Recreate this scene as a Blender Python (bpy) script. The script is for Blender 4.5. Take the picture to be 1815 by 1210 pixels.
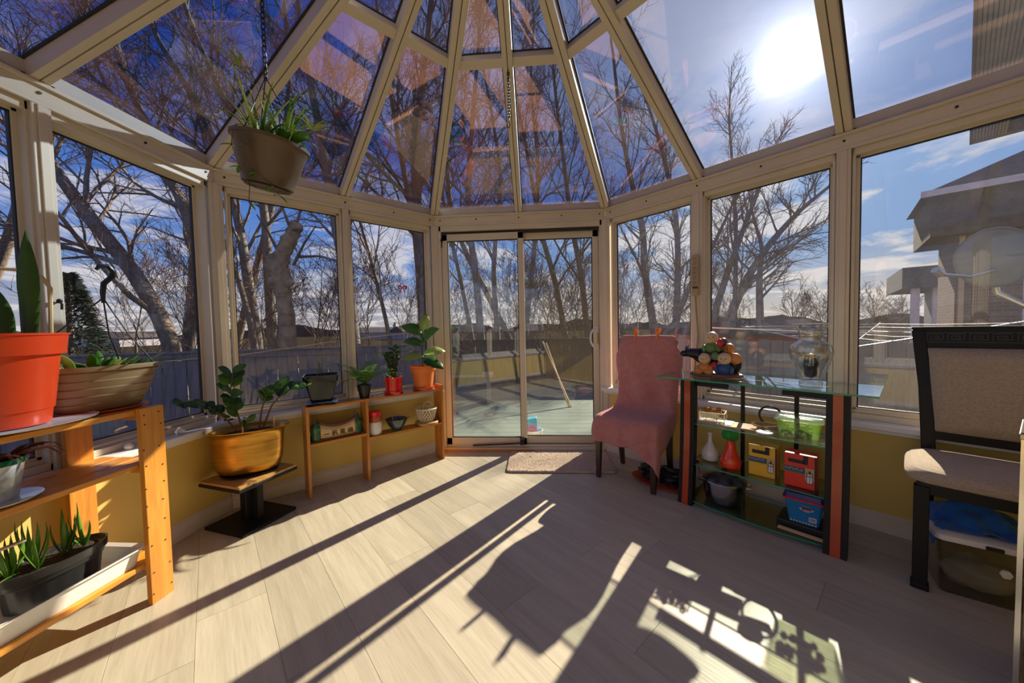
import bpy, math, random
from mathutils import Vector, Matrix, Euler
import numpy as np

for o in list(bpy.data.objects): bpy.data.objects.remove(o, do_unlink=True)
SC = bpy.context.scene
COL = SC.collection
R2 = math.sqrt(2.0)
PI = math.pi
random.seed(7)

# ------------------------------------------------------------------ camera
FPX, PITCH, ROLL, CAMH = 616.9, .03895, .02105, 1.126
CAMX, CAMY, YAW = .134, -1.307, math.radians(3.92)
_x = Vector((math.cos(YAW), math.sin(YAW), 0)); _y = Vector((-math.sin(YAW), math.cos(YAW), 0)); _z = Vector((0, 0, 1))
FW = _y*math.cos(PITCH) - _z*math.sin(PITCH)
_u0 = _y*math.sin(PITCH) + _z*math.cos(PITCH)
RT = _x*math.cos(ROLL) - _u0*math.sin(ROLL)
UPV = _x*math.sin(ROLL) + _u0*math.cos(ROLL)
cam = bpy.data.cameras.new('camera')
cam.sensor_fit = 'HORIZONTAL'; cam.sensor_width = 36.0; cam.lens = FPX/1815.0*36.0
cam.clip_start = .02; cam.clip_end = 2000
camo = bpy.data.objects.new('camera', cam); COL.objects.link(camo)
camo.matrix_world = Matrix(((RT.x, UPV.x, -FW.x, CAMX), (RT.y, UPV.y, -FW.y, CAMY), (RT.z, UPV.z, -FW.z, CAMH), (0, 0, 0, 1)))
SC.camera = camo

def at(u, v, d):
    """place on the sight line of photo pixel (u, v) at a forward distance d in metres"""
    a, b = (u-907.5)/FPX, (v-605.0)/FPX
    return Vector((CAMX, CAMY, CAMH)) + (FW + RT*a - UPV*b)*d
def atz(u, v, z):
    dd = at(u, v, 1.0) - Vector((CAMX, CAMY, CAMH)); t = (z-CAMH)/dd.z
    return Vector((CAMX, CAMY, CAMH)) + dd*t

# ------------------------------------------------------------------ light
SUN = Vector((.491, .713, .501)).normalized()
SUN_STRENGTH = 21.0
SKY_STRENGTH = 1.25
SC.view_settings.view_transform = 'Standard'; SC.view_settings.look = 'None'
SC.view_settings.exposure = -0.62; SC.view_settings.gamma = 1.0; SC.view_settings.use_curve_mapping = False
try:
    SC.cycles.transparent_max_bounces = 24; SC.cycles.max_bounces = 7; SC.cycles.diffuse_bounces = 3; SC.cycles.glossy_bounces = 3
except Exception: pass
sl = bpy.data.lights.new('sun', 'SUN'); sl.energy = SUN_STRENGTH; sl.angle = math.radians(.55); sl.color = (1.0, .85, .63)
slo = bpy.data.objects.new('sun', sl); COL.objects.link(slo)
slo.rotation_euler = (-SUN).to_track_quat('-Z', 'Y').to_euler(); slo.location = SUN*30

class NT:
    def __init__(s, tree): s.t = tree; s.n = tree.nodes; s.l = tree.links
    def new(s, typ, ins=None, **kw):
        n = s.n.new(typ)
        for k, v in kw.items(): setattr(n, k, v)
        for k, v in (ins or {}).items(): s.set(n.inputs[k], v)
        return n
    def set(s, sock, v):
        if hasattr(v, 'is_output'): s.l.new(v, sock)
        else: sock.default_value = v
    def math(s, op, a, b=0.0, c=None, clamp=False):
        n = s.new('ShaderNodeMath', operation=op, use_clamp=clamp); s.set(n.inputs[0], a); s.set(n.inputs[1], b)
        if c is not None: s.set(n.inputs[2], c)
        return n.outputs[0]
    def ramp(s, fac, stops, interp='LINEAR'):
        n = s.new('ShaderNodeValToRGB'); r = n.color_ramp; r.interpolation = interp
        while len(r.elements) > 1: r.elements.remove(r.elements[0])
        r.elements[0].position = stops[0][0]; r.elements[0].color = (*stops[0][1], 1)
        for p, c in stops[1:]:
            e = r.elements.new(p); e.color = (*c, 1)
        s.set(n.inputs[0], fac); return n.outputs[0]
    def mix(s, fac, a, b, mode='MIX'):
        n = s.new('ShaderNodeMix', data_type='RGBA', blend_type=mode)
        s.set(n.inputs[0], fac); s.set(n.inputs[6], a if hasattr(a, 'is_output') else (*a, 1)); s.set(n.inputs[7], b if hasattr(b, 'is_output') else (*b, 1))
        return n.outputs[2]
    def noise(s, vec, scale, detail=3, rough=.55, dist=0.0):
        n = s.new('ShaderNodeTexNoise', {'Scale': scale, 'Detail': detail, 'Roughness': rough, 'Distortion': dist})
        if vec is not None: s.l.new(vec, n.inputs['Vector'])
        return n.outputs[0]

# sky: blue overhead, pale and warm low down, brighter round the sun, broken cloud
W = bpy.data.worlds.new('sky'); SC.world = W; W.use_nodes = True
w = NT(W.node_tree); w.n.clear()
tc = w.new('ShaderNodeTexCoord').outputs['Generated']
nrm = w.new('ShaderNodeVectorMath', operation='NORMALIZE'); w.l.new(tc, nrm.inputs[0]); dirv = nrm.outputs[0]
sep = w.new('ShaderNodeSeparateXYZ'); w.l.new(dirv, sep.inputs[0])
zz = w.math('MAXIMUM', sep.outputs[2], 0.0)
base = w.ramp(zz, [(0, (.62, .56, .54)), (.06, (.50, .54, .66)), (.15, (.25, .42, .82)), (.30, (.10, .27, .80)), (.48, (.045, .15, .62)), (.7, (.03, .105, .50)), (1, (.025, .08, .44))])
dt = w.new('ShaderNodeVectorMath', operation='DOT_PRODUCT'); w.l.new(dirv, dt.inputs[0]); dt.inputs[1].default_value = SUN
cs = w.math('MAXIMUM', dt.outputs[1], 0.0)
g1 = w.math('POWER', cs, 5.0); g2 = w.math('POWER', cs, 40.0); g3 = w.math('POWER', cs, 220.0); g4 = w.math('POWER', cs, 1500.0)
sky = w.mix(w.math('MULTIPLY', g1, .75), base, (.36, .60, .86))
sh_ = w.new('ShaderNodeVectorMath', operation='DOT_PRODUCT'); w.l.new(dirv, sh_.inputs[0]); sh_.inputs[1].default_value = Vector((SUN.x, SUN.y, 0)).normalized()
warm = w.math('MULTIPLY', w.math('POWER', w.math('MAXIMUM', sh_.outputs[1], 0.0), 3.0), w.math('SUBTRACT', 1.0, w.math('DIVIDE', zz, .17), clamp=True))
sky = w.mix(w.math('MULTIPLY', warm, .75), sky, (.95, .78, .58))
pl = w.new('ShaderNodeVectorMath', operation='DIVIDE'); w.l.new(dirv, pl.inputs[0])
den = w.math('ADD', zz, .10); cmb = w.new('ShaderNodeCombineXYZ'); w.l.new(den, cmb.inputs[0]); w.l.new(den, cmb.inputs[1]); cmb.inputs[2].default_value = 1.0
w.l.new(cmb.outputs[0], pl.inputs[1])
cn = w.noise(pl.outputs[0], 1.15, 8, .58, .3)
low = w.ramp(zz, [(0, (1, 1, 1)), (.22, (.85, .85, .85)), (.45, (.45, .45, .45)), (.9, (.2, .2, .2))])
cm = w.ramp(cn, [(.49, (0, 0, 0)), (.57, (1, 1, 1))])
cfac = w.math('MULTIPLY', w.new('ShaderNodeRGBToBW', {0: cm}).outputs[0], w.new('ShaderNodeRGBToBW', {0: low}).outputs[0])
cshade = w.ramp(cn, [(.50, (1.15, 1.06, 1.0)), (.62, (1.05, .98, .96)), (.75, (.55, .55, .62))])
ccol = w.mix(w.math('MULTIPLY', g1, .7, clamp=True), cshade, (1.25, 1.08, .86))
sky = w.mix(w.math('MULTIPLY', cfac, .85), sky, ccol)
glow = w.mix(1.0, w.mix(g2, (0, 0, 0), (.42, .42, .42)), w.mix(g3, (0, 0, 0), (1.5, 1.45, 1.38)), 'ADD')
glow = w.mix(1.0, glow, w.mix(g4, (0, 0, 0), (5, 4.8, 4.4)), 'ADD')
for n_ in w.n:
    if n_.bl_idname == 'ShaderNodeMix': n_.clamp_factor = True; n_.clamp_result = False
tot = w.mix(1.0, sky, glow, 'ADD')
bg = w.new('ShaderNodeBackground', {0: tot, 1: SKY_STRENGTH}); out = w.new('ShaderNodeOutputWorld'); w.l.new(bg.outputs[0], out.inputs[0])

# ------------------------------------------------------------------ materials
MATS = {}
def _mat(name):
    m = bpy.data.materials.new(name); m.use_nodes = True; t = NT(m.node_tree); t.n.clear()
    MATS[name] = m
    return m, t, t.new('ShaderNodeOutputMaterial')
def plain(name, col, rough=.5, metal=0.0, var=.12, scale=8.0, bump=0.0, bscale=60.0, spec=.5, alpha=None, trans=0.0, sheen=0.0, coat=0.0, sss=0.0, stretch=None):
    m, t, o = _mat(name)
    co = t.new('ShaderNodeTexCoord').outputs['Object']
    if stretch:
        mp = t.new('ShaderNodeMapping'); t.l.new(co, mp.inputs[0]); mp.inputs['Scale'].default_value = stretch; co = mp.outputs[0]
    n = t.noise(co, scale, 4)
    c = t.mix(t.ramp(n, [(.3, (0, 0, 0)), (.7, (1, 1, 1))]), tuple(x*(1-var) for x in col), tuple(min(1, x*(1+var)) for x in col))
    b = t.new('ShaderNodeBsdfPrincipled', {'Base Color': c, 'Roughness': rough, 'Metallic': metal, 'Specular IOR Level': spec, 'Transmission Weight': trans, 'Sheen Weight': sheen, 'Coat Weight': coat, 'Subsurface Weight': sss})
    if bump:
        n2 = t.noise(co, bscale, 3)
        bp = t.new('ShaderNodeBump', {'Strength': bump, 'Distance': .01, 'Height': n2}); t.l.new(bp.outputs[0], b.inputs['Normal'])
    t.l.new(b.outputs[0], o.inputs[0]); return m
def wood(name, ca, cb, axis='x', rough=.45, scale=1.0, contrast=.5, knots=False, coat=.0):
    m, t, o = _mat(name)
    co = t.new('ShaderNodeTexCoord').outputs['Object']
    oi = t.new('ShaderNodeObjectInfo').outputs['Random']
    off = t.new('ShaderNodeVectorMath', operation='ADD'); t.l.new(co, off.inputs[0])
    cx = t.new('ShaderNodeCombineXYZ'); t.l.new(t.math('MULTIPLY', oi, 37.0), cx.inputs[0]); t.l.new(t.math('MULTIPLY', oi, 91.0), cx.inputs[1]); t.l.new(cx.outputs[0], off.inputs[1])
    sc = {'x': (1.2, 14, 14), 'y': (14, 1.2, 14), 'z': (14, 14, 1.2)}[axis]
    mp = t.new('ShaderNodeMapping'); t.l.new(off.outputs[0], mp.inputs[0]); mp.inputs['Scale'].default_value = tuple(k*scale for k in sc)
    n1 = t.noise(mp.outputs[0], 2.2, 6, .6, .7); n2 = t.noise(mp.outputs[0], 9.0, 3, .5)
    f = t.math('ADD', t.math('MULTIPLY', n1, .75), t.math('MULTIPLY', n2, .25))
    c = t.ramp(f, [(.5-contrast*.35, cb), (.5+contrast*.25, ca)])
    tint = t.math('ADD', t.math('MULTIPLY', oi, .22), .89)
    c = t.mix(1.0, c, t.new('ShaderNodeCombineColor', {0: tint, 1: tint, 2: tint}).outputs[0], 'MULTIPLY')
    if knots:
        mk = t.new('ShaderNodeMapping'); t.l.new(off.outputs[0], mk.inputs[0]); mk.inputs['Scale'].default_value = {'x': (4, 9, 9), 'y': (9, 4, 9), 'z': (9, 9, 4)}[axis]
        vo = t.new('ShaderNodeTexVoronoi', {'Scale': 1.0}); t.l.new(mk.outputs[0], vo.inputs['Vector'])
        k = t.ramp(vo.outputs[0], [(.07, (1, 1, 1)), (.17, (0, 0, 0))])
        c = t.mix(t.new('ShaderNodeRGBToBW', {0: k}).outputs[0], c, tuple(x*.32 for x in cb))
    b = t.new('ShaderNodeBsdfPrincipled', {'Base Color': c, 'Roughness': rough, 'Coat Weight': coat})
    bp = t.new('ShaderNodeBump', {'Strength': .12, 'Distance': .004, 'Height': n2}); t.l.new(bp.outputs[0], b.inputs['Normal'])
    t.l.new(b.outputs[0], o.inputs[0]); return m
def glass(name, tint, r0=.045, refl=(1, 1, 1), rough=0.0, dirt=0.0, dirtcol=(.8, .8, .8), dscale=6.0, edge=None):
    """thin sheet: what comes through, a mirror share that grows at grazing angles, and a film of dirt that scatters the sun"""
    m, t, o = _mat(name)
    lw = t.new('ShaderNodeLayerWeight', {'Blend': .5}).outputs['Facing']
    fac = t.math('ADD', t.math('MULTIPLY', t.math('POWER', lw, 4.0), .9), r0, clamp=True)
    tr = t.new('ShaderNodeBsdfTransparent', {0: (*tint, 1)}); gl = t.new('ShaderNodeBsdfGlossy', {'Color': (*refl, 1), 'Roughness': rough})
    mx = t.new('ShaderNodeMixShader', {0: fac, 1: tr.outputs[0], 2: gl.outputs[0]})
    sh = mx.outputs[0]
    if dirt:
        co = t.new('ShaderNodeTexCoord').outputs['Object']
        mp = t.new('ShaderNodeMapping'); t.l.new(co, mp.inputs[0]); mp.inputs['Scale'].default_value = (1.6, 1.6, .7)
        nz = t.noise(mp.outputs[0], dscale, 6, .65, 1.2)
        nf = t.noise(co, 260.0, 2, .6)
        f = t.math('MULTIPLY', t.math('ADD', t.math('MULTIPLY', t.new('ShaderNodeRGBToBW', {0: t.ramp(nz, [(.3, (.25, .25, .25)), (.75, (1, 1, 1))])}).outputs[0], .7), t.math('MULTIPLY', nf, .5)), dirt, clamp=True)
        tl = t.new('ShaderNodeBsdfTranslucent', {0: (*dirtcol, 1)})
        mx2 = t.new('ShaderNodeMixShader', {0: f, 1: sh, 2: tl.outputs[0]}); sh = mx2.outputs[0]
    t.l.new(sh, o.inputs[0]); return m
def leafmat(name, col, col2, rough=.35):
    m, t, o = _mat(name)
    co = t.new('ShaderNodeTexCoord').outputs['Object']
    n = t.noise(co, 18.0, 3)
    oi = t.new('ShaderNodeObjectInfo').outputs['Random']
    c = t.mix(t.math('ADD', t.math('MULTIPLY', n, .6), t.math('MULTIPLY', oi, .4)), col, col2)
    b = t.new('ShaderNodeBsdfPrincipled', {'Base Color': c, 'Roughness': rough})
    tl = t.new('ShaderNodeBsdfTranslucent', {0: c})
    mx = t.new('ShaderNodeMixShader', {0: .35, 1: b.outputs[0], 2: tl.outputs[0]})
    t.l.new(mx.outputs[0], o.inputs[0]); return m
def brick(name, c1, c2, mortar, scale=1.0):
    m, t, o = _mat(name)
    co = t.new('ShaderNodeTexCoord').outputs['Generated']
    ob = t.new('ShaderNodeTexCoord').outputs['Object']
    sp = t.new('ShaderNodeSeparateXYZ'); t.l.new(ob, sp.inputs[0])
    cb = t.new('ShaderNodeCombineXYZ'); t.l.new(t.math('ADD', sp.outputs[0], sp.outputs[1]), cb.inputs[0]); t.l.new(sp.outputs[2], cb.inputs[1])
    bt = t.new('ShaderNodeTexBrick', {'Color1': (*c1, 1), 'Color2': (*c2, 1), 'Mortar': (*mortar, 1), 'Scale': scale, 'Mortar Size': .008, 'Brick Width': .22, 'Row Height': .075})
    t.l.new(cb.outputs[0], bt.inputs['Vector'])
    b = t.new('ShaderNodeBsdfPrincipled', {'Base Color': bt.outputs[0], 'Roughness': .9})
    bp = t.new('ShaderNodeBump', {'Strength': .5, 'Distance': .01, 'Height': bt.outputs[1]}); bp.invert = True; t.l.new(bp.outputs[0], b.inputs['Normal'])
    t.l.new(b.outputs[0], o.inputs[0]); return m

plain('frame_cream', (.68, .60, .47), .42, var=.05, scale=3)
plain('frame_gasket', (.03, .03, .035), .6)
plain('gutter_grey', (.55, .52, .48), .4, var=.05)
plain('wall_yellow', (.72, .52, .14), .6, var=.05, scale=2.0)
plain('baseboard_white', (.70, .62, .54), .5, var=.05)
plain('sill_white', (.74, .73, .74), .35, var=.04)
plain('floor_base', (.34, .31, .27), .9)
wood('floor_plank', (.51, .465, .36), (.41, .365, .28), 'x', .42, .8, .45)
wood('pine_x', (.78, .34, .045), (.52, .18, .016), 'x', .4, 1, .6, True, .25)
wood('pine_y', (.78, .34, .045), (.52, .18, .016), 'y', .4, 1, .6, True, .25)
wood('pine_z', (.78, .34, .045), (.52, .18, .016), 'z', .4, 1, .6, True, .25)
wood('honey_x', (.62, .25, .045), (.40, .13, .018), 'x', .4, 1, .5, False, .2)
wood('honey_z', (.62, .25, .045), (.40, .13, .018), 'z', .4, 1, .5, True, .2)
wood('oak_top', (.60, .36, .12), (.40, .20, .05), 'x', .4, 1, .5)
wood('dark_wood', (.055, .022, .012), (.025, .01, .006), 'z', .35, 1, .5, False, .3)
plain('black_wood', (.010, .009, .010), .5, var=.2, spec=.3)
plain('black_metal', (.012, .012, .014), .4)
plain('black_plastic', (.018, .018, .02), .35, var=.2)
plain('black_glaze', (.006, .009, .010), .12, spec=.4, coat=.15)
plain('orange_red_plastic', (.66, .052, .008), .32, var=.06, sss=.0)
plain('terracotta_orange', (.80, .20, .03), .42, var=.06)
plain('terracotta_dark', (.50, .09, .04), .45, var=.06)
plain('red_gloss', (.72, .008, .012), .2, var=.05, coat=.6)
plain('tan_plastic', (.27, .175, .08), .45, var=.07)
plain('brown_plastic', (.115, .078, .045), .45, var=.07)
plain('white_plastic', (.78, .76, .74), .35, var=.03)
plain('white_ceramic', (.80, .79, .76), .2, var=.03, coat=.5)
plain('brass', (.50, .26, .05), .30, 1.0, var=.25, scale=5, stretch=(1, 1, 14))
plain('steel', (.62, .61, .60), .2, 1.0, var=.1)
plain('soil', (.035, .022, .015), .95, var=.5, scale=60, bump=.8, bscale=120)
plain('old_ivory', (.42, .31, .19), .5)
plain('rope_twine', (.42, .28, .13), .9, bump=.5, bscale=300)
plain('pink_towel', (.74, .26, .23), .95, var=.12, scale=30, bump=.9, bscale=420, sheen=.5)
plain('beige_fabric', (.52, .42, .30), .92, var=.18, scale=120, bump=.6, bscale=500, sheen=.2)
plain('mat_shag', (.66, .52, .40), .95, var=.35, scale=160, bump=.9, bscale=200)
plain('blue_cloth', (.006, .12, .48), .8, var=.1, bump=.3, bscale=200, sheen=.3)
plain('black_bag', (.006, .006, .007), .35, var=.3, bump=.3, bscale=60)
plain('orange_peg', (.95, .22, .01), .25, var=.05)
plain('yellow_latch', (.75, .45, .05), .4)
plain('desk_red', (.42, .052, .012), .3, var=.08, coat=.3)
plain('chain_black', (.015, .015, .017), .45)
plain('bark', (.20, .155, .12), .95, var=.45, scale=9, bump=1.0, bscale=30, stretch=(3, 3, .6))
plain('bark_grey', (.24, .21, .185), .95, var=.4, scale=9, bump=1.0, bscale=30, stretch=(3, 3, .6))
plain('bark_pale', (.36, .27, .17), .95, var=.45, scale=7, bump=1.0, bscale=25)
plain('twig', (.17, .09, .065), .9, var=.3)
plain('evergreen', (.028, .055, .02), .8, var=.5, scale=3)
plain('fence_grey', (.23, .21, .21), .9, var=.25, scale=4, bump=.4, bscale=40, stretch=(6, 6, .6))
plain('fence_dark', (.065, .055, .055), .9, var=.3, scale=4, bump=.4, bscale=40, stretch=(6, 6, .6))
glass('door_glass', (.92, .94, .95), .065, dirt=.008, dirtcol=(.7, .7, .72))
plain('fence_pale', (.24, .23, .23), .9, var=.2, scale=4, bump=.4, bscale=40, stretch=(6, 6, .6))
plain('deck_green', (.12, .17, .145), .75, var=.15, scale=2)
plain('ground_litter', (.032, .026, .02), 1.0, spec=0.0, var=.5, scale=3, bump=.6, bscale=14)
plain('hill_brush', (.05, .042, .045), 1.0, spec=0.0, var=.4, scale=.05)
plain('far_wall', (.34, .33, .36), .8)
plain('far_roof', (.20, .19, .21), .8)
brick('brick_red', (.24, .11, .075), (.16, .07, .05), (.26, .22, .19))
plain('shingle', (.10, .08, .075), .95, var=.35, scale=9, bump=.5, bscale=25)
plain('shed_roof', (.09, .08, .085), 1.0, spec=0.0)
plain('dish_grey', (.20, .22, .22), .6)
glass('window_glass_hazy', (.93, .94, .96), .03, dirt=.014, dirtcol=(.6, .6, .6), dscale=3.0)
plain('soffit_white', (.80, .79, .78), .5)
plain('shed_red', (.28, .07, .06), .8, var=.15)
plain('aluminium', (.60, .60, .60), .35, .8, var=.05)
plain('paper_tan', (.64, .42, .24), .8, var=.08)
plain('bamboo_pale', (.74, .52, .25), .5, var=.15)
plain('rattan_white', (.80, .72, .52), .6, var=.1)
plain('jade_green', (.012, .11, .05), .15, var=.5, scale=14, coat=.6)
plain('ceramic_blue', (.03, .06, .075), .18, var=.8, scale=10, coat=.6)
plain('skin_cream', (.72, .52, .30), .35, var=.08)
plain('fig_orange', (.70, .26, .06), .4); plain('fig_brown', (.16, .06, .03), .4); plain('fig_blue', (.03, .08, .22), .4); plain('fig_green', (.14, .24, .08), .4); plain('fig_red', (.50, .03, .04), .4)
plain('box_yellow', (.85, .50, .03), .4, var=.08); plain('box_red', (.80, .04, .02), .4, var=.08); plain('ink_black', (.012, .012, .014), .5); plain('ink_white', (.82, .82, .82), .5); plain('ink_navy', (.03, .06, .16), .5); plain('ink_green', (.04, .22, .12), .5)
plain('tub_blue', (.02, .22, .55), .35, var=.15); plain('tub_lid', (.02, .015, .22), .3)
plain('gourd_red', (.85, .05, .015), .2, var=.1, coat=.5); plain('gourd_green', (.02, .28, .05), .25)
plain('snack_brown', (.42, .20, .05), .8, var=.5, scale=60)
plain('pattern_pot', (.42, .45, .48), .3, var=.5, scale=22, coat=.4)
plain('pink_print', (.55, .12, .42), .5); plain('cyan_print', (.08, .42, .62), .5)
leafmat('leaf_green', (.06, .19, .02), (.17, .36, .04)); leafmat('leaf_dark', (.025, .09, .018), (.07, .19, .03)); leafmat('leaf_lime', (.28, .42, .06), (.58, .66, .22)); leafmat('leaf_fern', (.07, .20, .02), (.18, .34, .05)); leafmat('leaf_red', (.12, .03, .03), (.26, .09, .06)); leafmat('leaf_snake', (.03, .10, .02), (.10, .22, .05))
plain('leaf_rib', (.35, .45, .12), .5)
plain('stem_brown', (.16, .09, .04), .8)
glass('window_glass', (.94, .95, .97), .03, dirt=.010, dirtcol=(.7, .7, .72))
glass('window_glass_dusty', (.92, .93, .95), .035, dirt=.022, dirtcol=(.55, .55, .55), dscale=3.0)
glass('roof_glass', (.64, .74, .90), .19, refl=(1.0, .54, .34), dirt=.004)
glass('roof_glass_dusty', (.76, .79, .88), .09, refl=(1.0, .70, .58), dirt=.02, dirtcol=(.8, .8, .8), dscale=4.0)
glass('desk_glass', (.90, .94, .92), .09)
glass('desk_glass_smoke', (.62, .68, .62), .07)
plain('glass_edge', (.01, .33, .22), .15, var=.1)
glass('clear_plastic', (.86, .86, .80), .05, rough=.12, dirt=.16, dirtcol=(.62, .58, .48), dscale=5)
glass('vase_glass', (.92, .93, .92), .12)
glass('green_plastic', (.90, .93, .84), .06, rough=.1, dirt=.26, dirtcol=(.18, .34, .06))
glass('tower_acrylic', (.82, .78, .62), .1, rough=.08, dirt=.3, dirtcol=(.85, .78, .55), dscale=4)

# ------------------------------------------------------------------ mesh helpers
class MB:
    def __init__(s): s.v = []; s.f = []
    def add(s, vs, fs):
        b = len(s.v); s.v.extend([tuple(p) for p in vs]); s.f.extend([tuple(b+i for i in f) for f in fs]); return s
    def box(s, x0, x1, y0, y1, z0, z1):
        vs = [(x0, y0, z0), (x1, y0, z0), (x1, y1, z0), (x0, y1, z0), (x0, y0, z1), (x1, y0, z1), (x1, y1, z1), (x0, y1, z1)]
        return s.add(vs, [(3, 2, 1, 0), (4, 5, 6, 7), (0, 1, 5, 4), (1, 2, 6, 5), (2, 3, 7, 6), (3, 0, 4, 7)])
    def cbox(s, c, d, M=None):
        x, y, z = d[0]/2, d[1]/2, d[2]/2
        vs = [Vector(p) for p in ((-x, -y, -z), (x, -y, -z), (x, y, -z), (-x, y, -z), (-x, -y, z), (x, -y, z), (x, y, z), (-x, y, z))]
        if M is not None: vs = [M @ p for p in vs]
        c = Vector(c)
        return s.add([p+c for p in vs], [(3, 2, 1, 0), (4, 5, 6, 7), (0, 1, 5, 4), (1, 2, 6, 5), (2, 3, 7, 6), (3, 0, 4, 7)])
    def bar(s, a, b, wx, wz, up=(0, 0, 1)):
        a = Vector(a); b = Vector(b); d = (b-a); L = d.length; d.normalize(); up = Vector(up)
        sx = d.cross(up).normalized(); uz = sx.cross(d).normalized()
        vs = [p + sx*i*wx/2 + uz*j*wz/2 for p in (a, b) for i, j in ((-1, -1), (1, -1), (1, 1), (-1, 1))]
        return s.add(vs, [(3, 2, 1, 0), (4, 5, 6, 7), (0, 1, 5, 4), (1, 2, 6, 5), (2, 3, 7, 6), (3, 0, 4, 7)])
    def tube(s, pts, r, n=8, cap=True, close=False):
        pts = [Vector(p) for p in pts]; m = len(pts)
        rs = r if isinstance(r, (list, tuple)) else [r]*m
        t0 = (pts[1]-pts[0]).normalized()
        ref = Vector((0, 0, 1)) if abs(t0.z) < .9 else Vector((1, 0, 0))
        nx = t0.cross(ref).normalized(); b = len(s.v)
        for i, p in enumerate(pts):
            if close: t = (pts[(i+1) % m]-pts[i-1])
            else: t = pts[min(i+1, m-1)]-pts[max(i-1, 0)]
            t.normalize(); nx = (nx - t*nx.dot(t))
            nx = nx.normalized() if nx.length > 1e-6 else t.orthogonal().normalized()
            ny = t.cross(nx)
            for k in range(n):
                a = 2*PI*k/n; q = p + (nx*math.cos(a)+ny*math.sin(a))*rs[i]; s.v.append((q.x, q.y, q.z))
        for i in range(m if close else m-1):
            j = (i+1) % m
            for k in range(n):
                l = (k+1) % n; s.f.append((b+i*n+k, b+i*n+l, b+j*n+l, b+j*n+k))
        if cap and not close:
            s.f.append(tuple(b+k for k in reversed(range(n)))); s.f.append(tuple(b+(m-1)*n+k for k in range(n)))
        return s
    def lathe(s, prof, n=28, c=(0, 0, 0), sx=1.0, sy=1.0, cap0=True, cap1=False, fn=None):
        b = len(s.v)
        for r, z in prof:
            for k in range(n):
                a = 2*PI*k/n; q = fn(a, r, z) if fn else 1.0
                s.v.append((c[0]+math.cos(a)*r*sx*q, c[1]+math.sin(a)*r*sy*q, c[2]+z))
        m = len(prof)
        for i in range(m-1):
            for k in range(n):
                l = (k+1) % n; s.f.append((b+i*n+k, b+i*n+l, b+(i+1)*n+l, b+(i+1)*n+k))
        if cap0: s.f.append(tuple(b+k for k in reversed(range(n))))
        if cap1: s.f.append(tuple(b+(m-1)*n+k for k in range(n)))
        return s
    def ball(s, c, r, n=14, m=9):
        rx, ry, rz = (r, r, r) if not isinstance(r, (tuple, list)) else r
        b = len(s.v)
        for i in range(1, m):
            th = PI*i/m
            for k in range(n):
                a = 2*PI*k/n; s.v.append((c[0]+rx*math.sin(th)*math.cos(a), c[1]+ry*math.sin(th)*math.sin(a), c[2]-rz*math.cos(th)))
        lo = len(s.v); s.v.append((c[0], c[1], c[2]-rz)); hi = len(s.v); s.v.append((c[0], c[1], c[2]+rz))
        for i in range(m-2):
            for k in range(n):
                l = (k+1) % n; s.f.append((b+i*n+k, b+i*n+l, b+(i+1)*n+l, b+(i+1)*n+k))
        for k in range(n):
            l = (k+1) % n; s.f.append((lo, b+l, b+k)); s.f.append((hi, b+(m-2)*n+k, b+(m-2)*n+l))
        return s
    def prism(s, pts, z0, z1):
        n = len(pts)
        return s.add([(x, y, z0) for x, y in pts]+[(x, y, z1) for x, y in pts], [tuple(reversed(range(n))), tuple(range(n, 2*n))]+[(i, (i+1) % n, n+(i+1) % n, n+i) for i in range(n)])
    def slab(s, pts, off):
        """polygon in 3-D thickened along off"""
        n = len(pts); pts = [Vector(p) for p in pts]; off = Vector(off)
        return s.add(pts+[p+off for p in pts], [tuple(reversed(range(n))), tuple(range(n, 2*n))]+[(i, (i+1) % n, n+(i+1) % n, n+i) for i in range(n)])
    def grid(s, P, closed_u=False):
        """P[i][j] points"""
        b = len(s.v); nu = len(P); nv = len(P[0])
        for row in P: s.v.extend([tuple(p) for p in row])
        for i in range(nu-1):
            for j in range(nv-1): s.f.append((b+i*nv+j, b+i*nv+j+1, b+(i+1)*nv+j+1, b+(i+1)*nv+j))
        return s
    def mesh(s, name, mat, smooth=True, ang=38):
        me = bpy.data.meshes.new(name); me.from_pydata(s.v, [], s.f); me.materials.append(MATS[mat] if isinstance(mat, str) else mat)
        if smooth:
            me.polygons.foreach_set('use_smooth', [True]*len(me.polygons))
            try: me.set_sharp_from_angle(angle=math.radians(ang))
            except Exception: pass
        me.update(); return me
    def obj(s, name, mat, parent=None, loc=None, rz=0.0, smooth=True, bevel=0.0, ang=38, thick=0.0, sub=0):
        o = bpy.data.objects.new(name, s.mesh(name, mat, smooth, ang)); COL.objects.link(o)
        if parent: o.parent = parent
        if loc is not None: o.location = loc
        if rz: o.rotation_euler = (0, 0, rz)
        if thick:
            md = o.modifiers.new('solid', 'SOLIDIFY'); md.thickness = thick; md.offset = 0
        if sub:
            md = o.modifiers.new('sub', 'SUBSURF'); md.levels = sub; md.render_levels = sub
        if bevel:
            md = o.modifiers.new('bevel', 'BEVEL'); md.width = bevel; md.segments = 2; md.limit_method = 'ANGLE'; md.angle_limit = math.radians(50)
        return o

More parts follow.
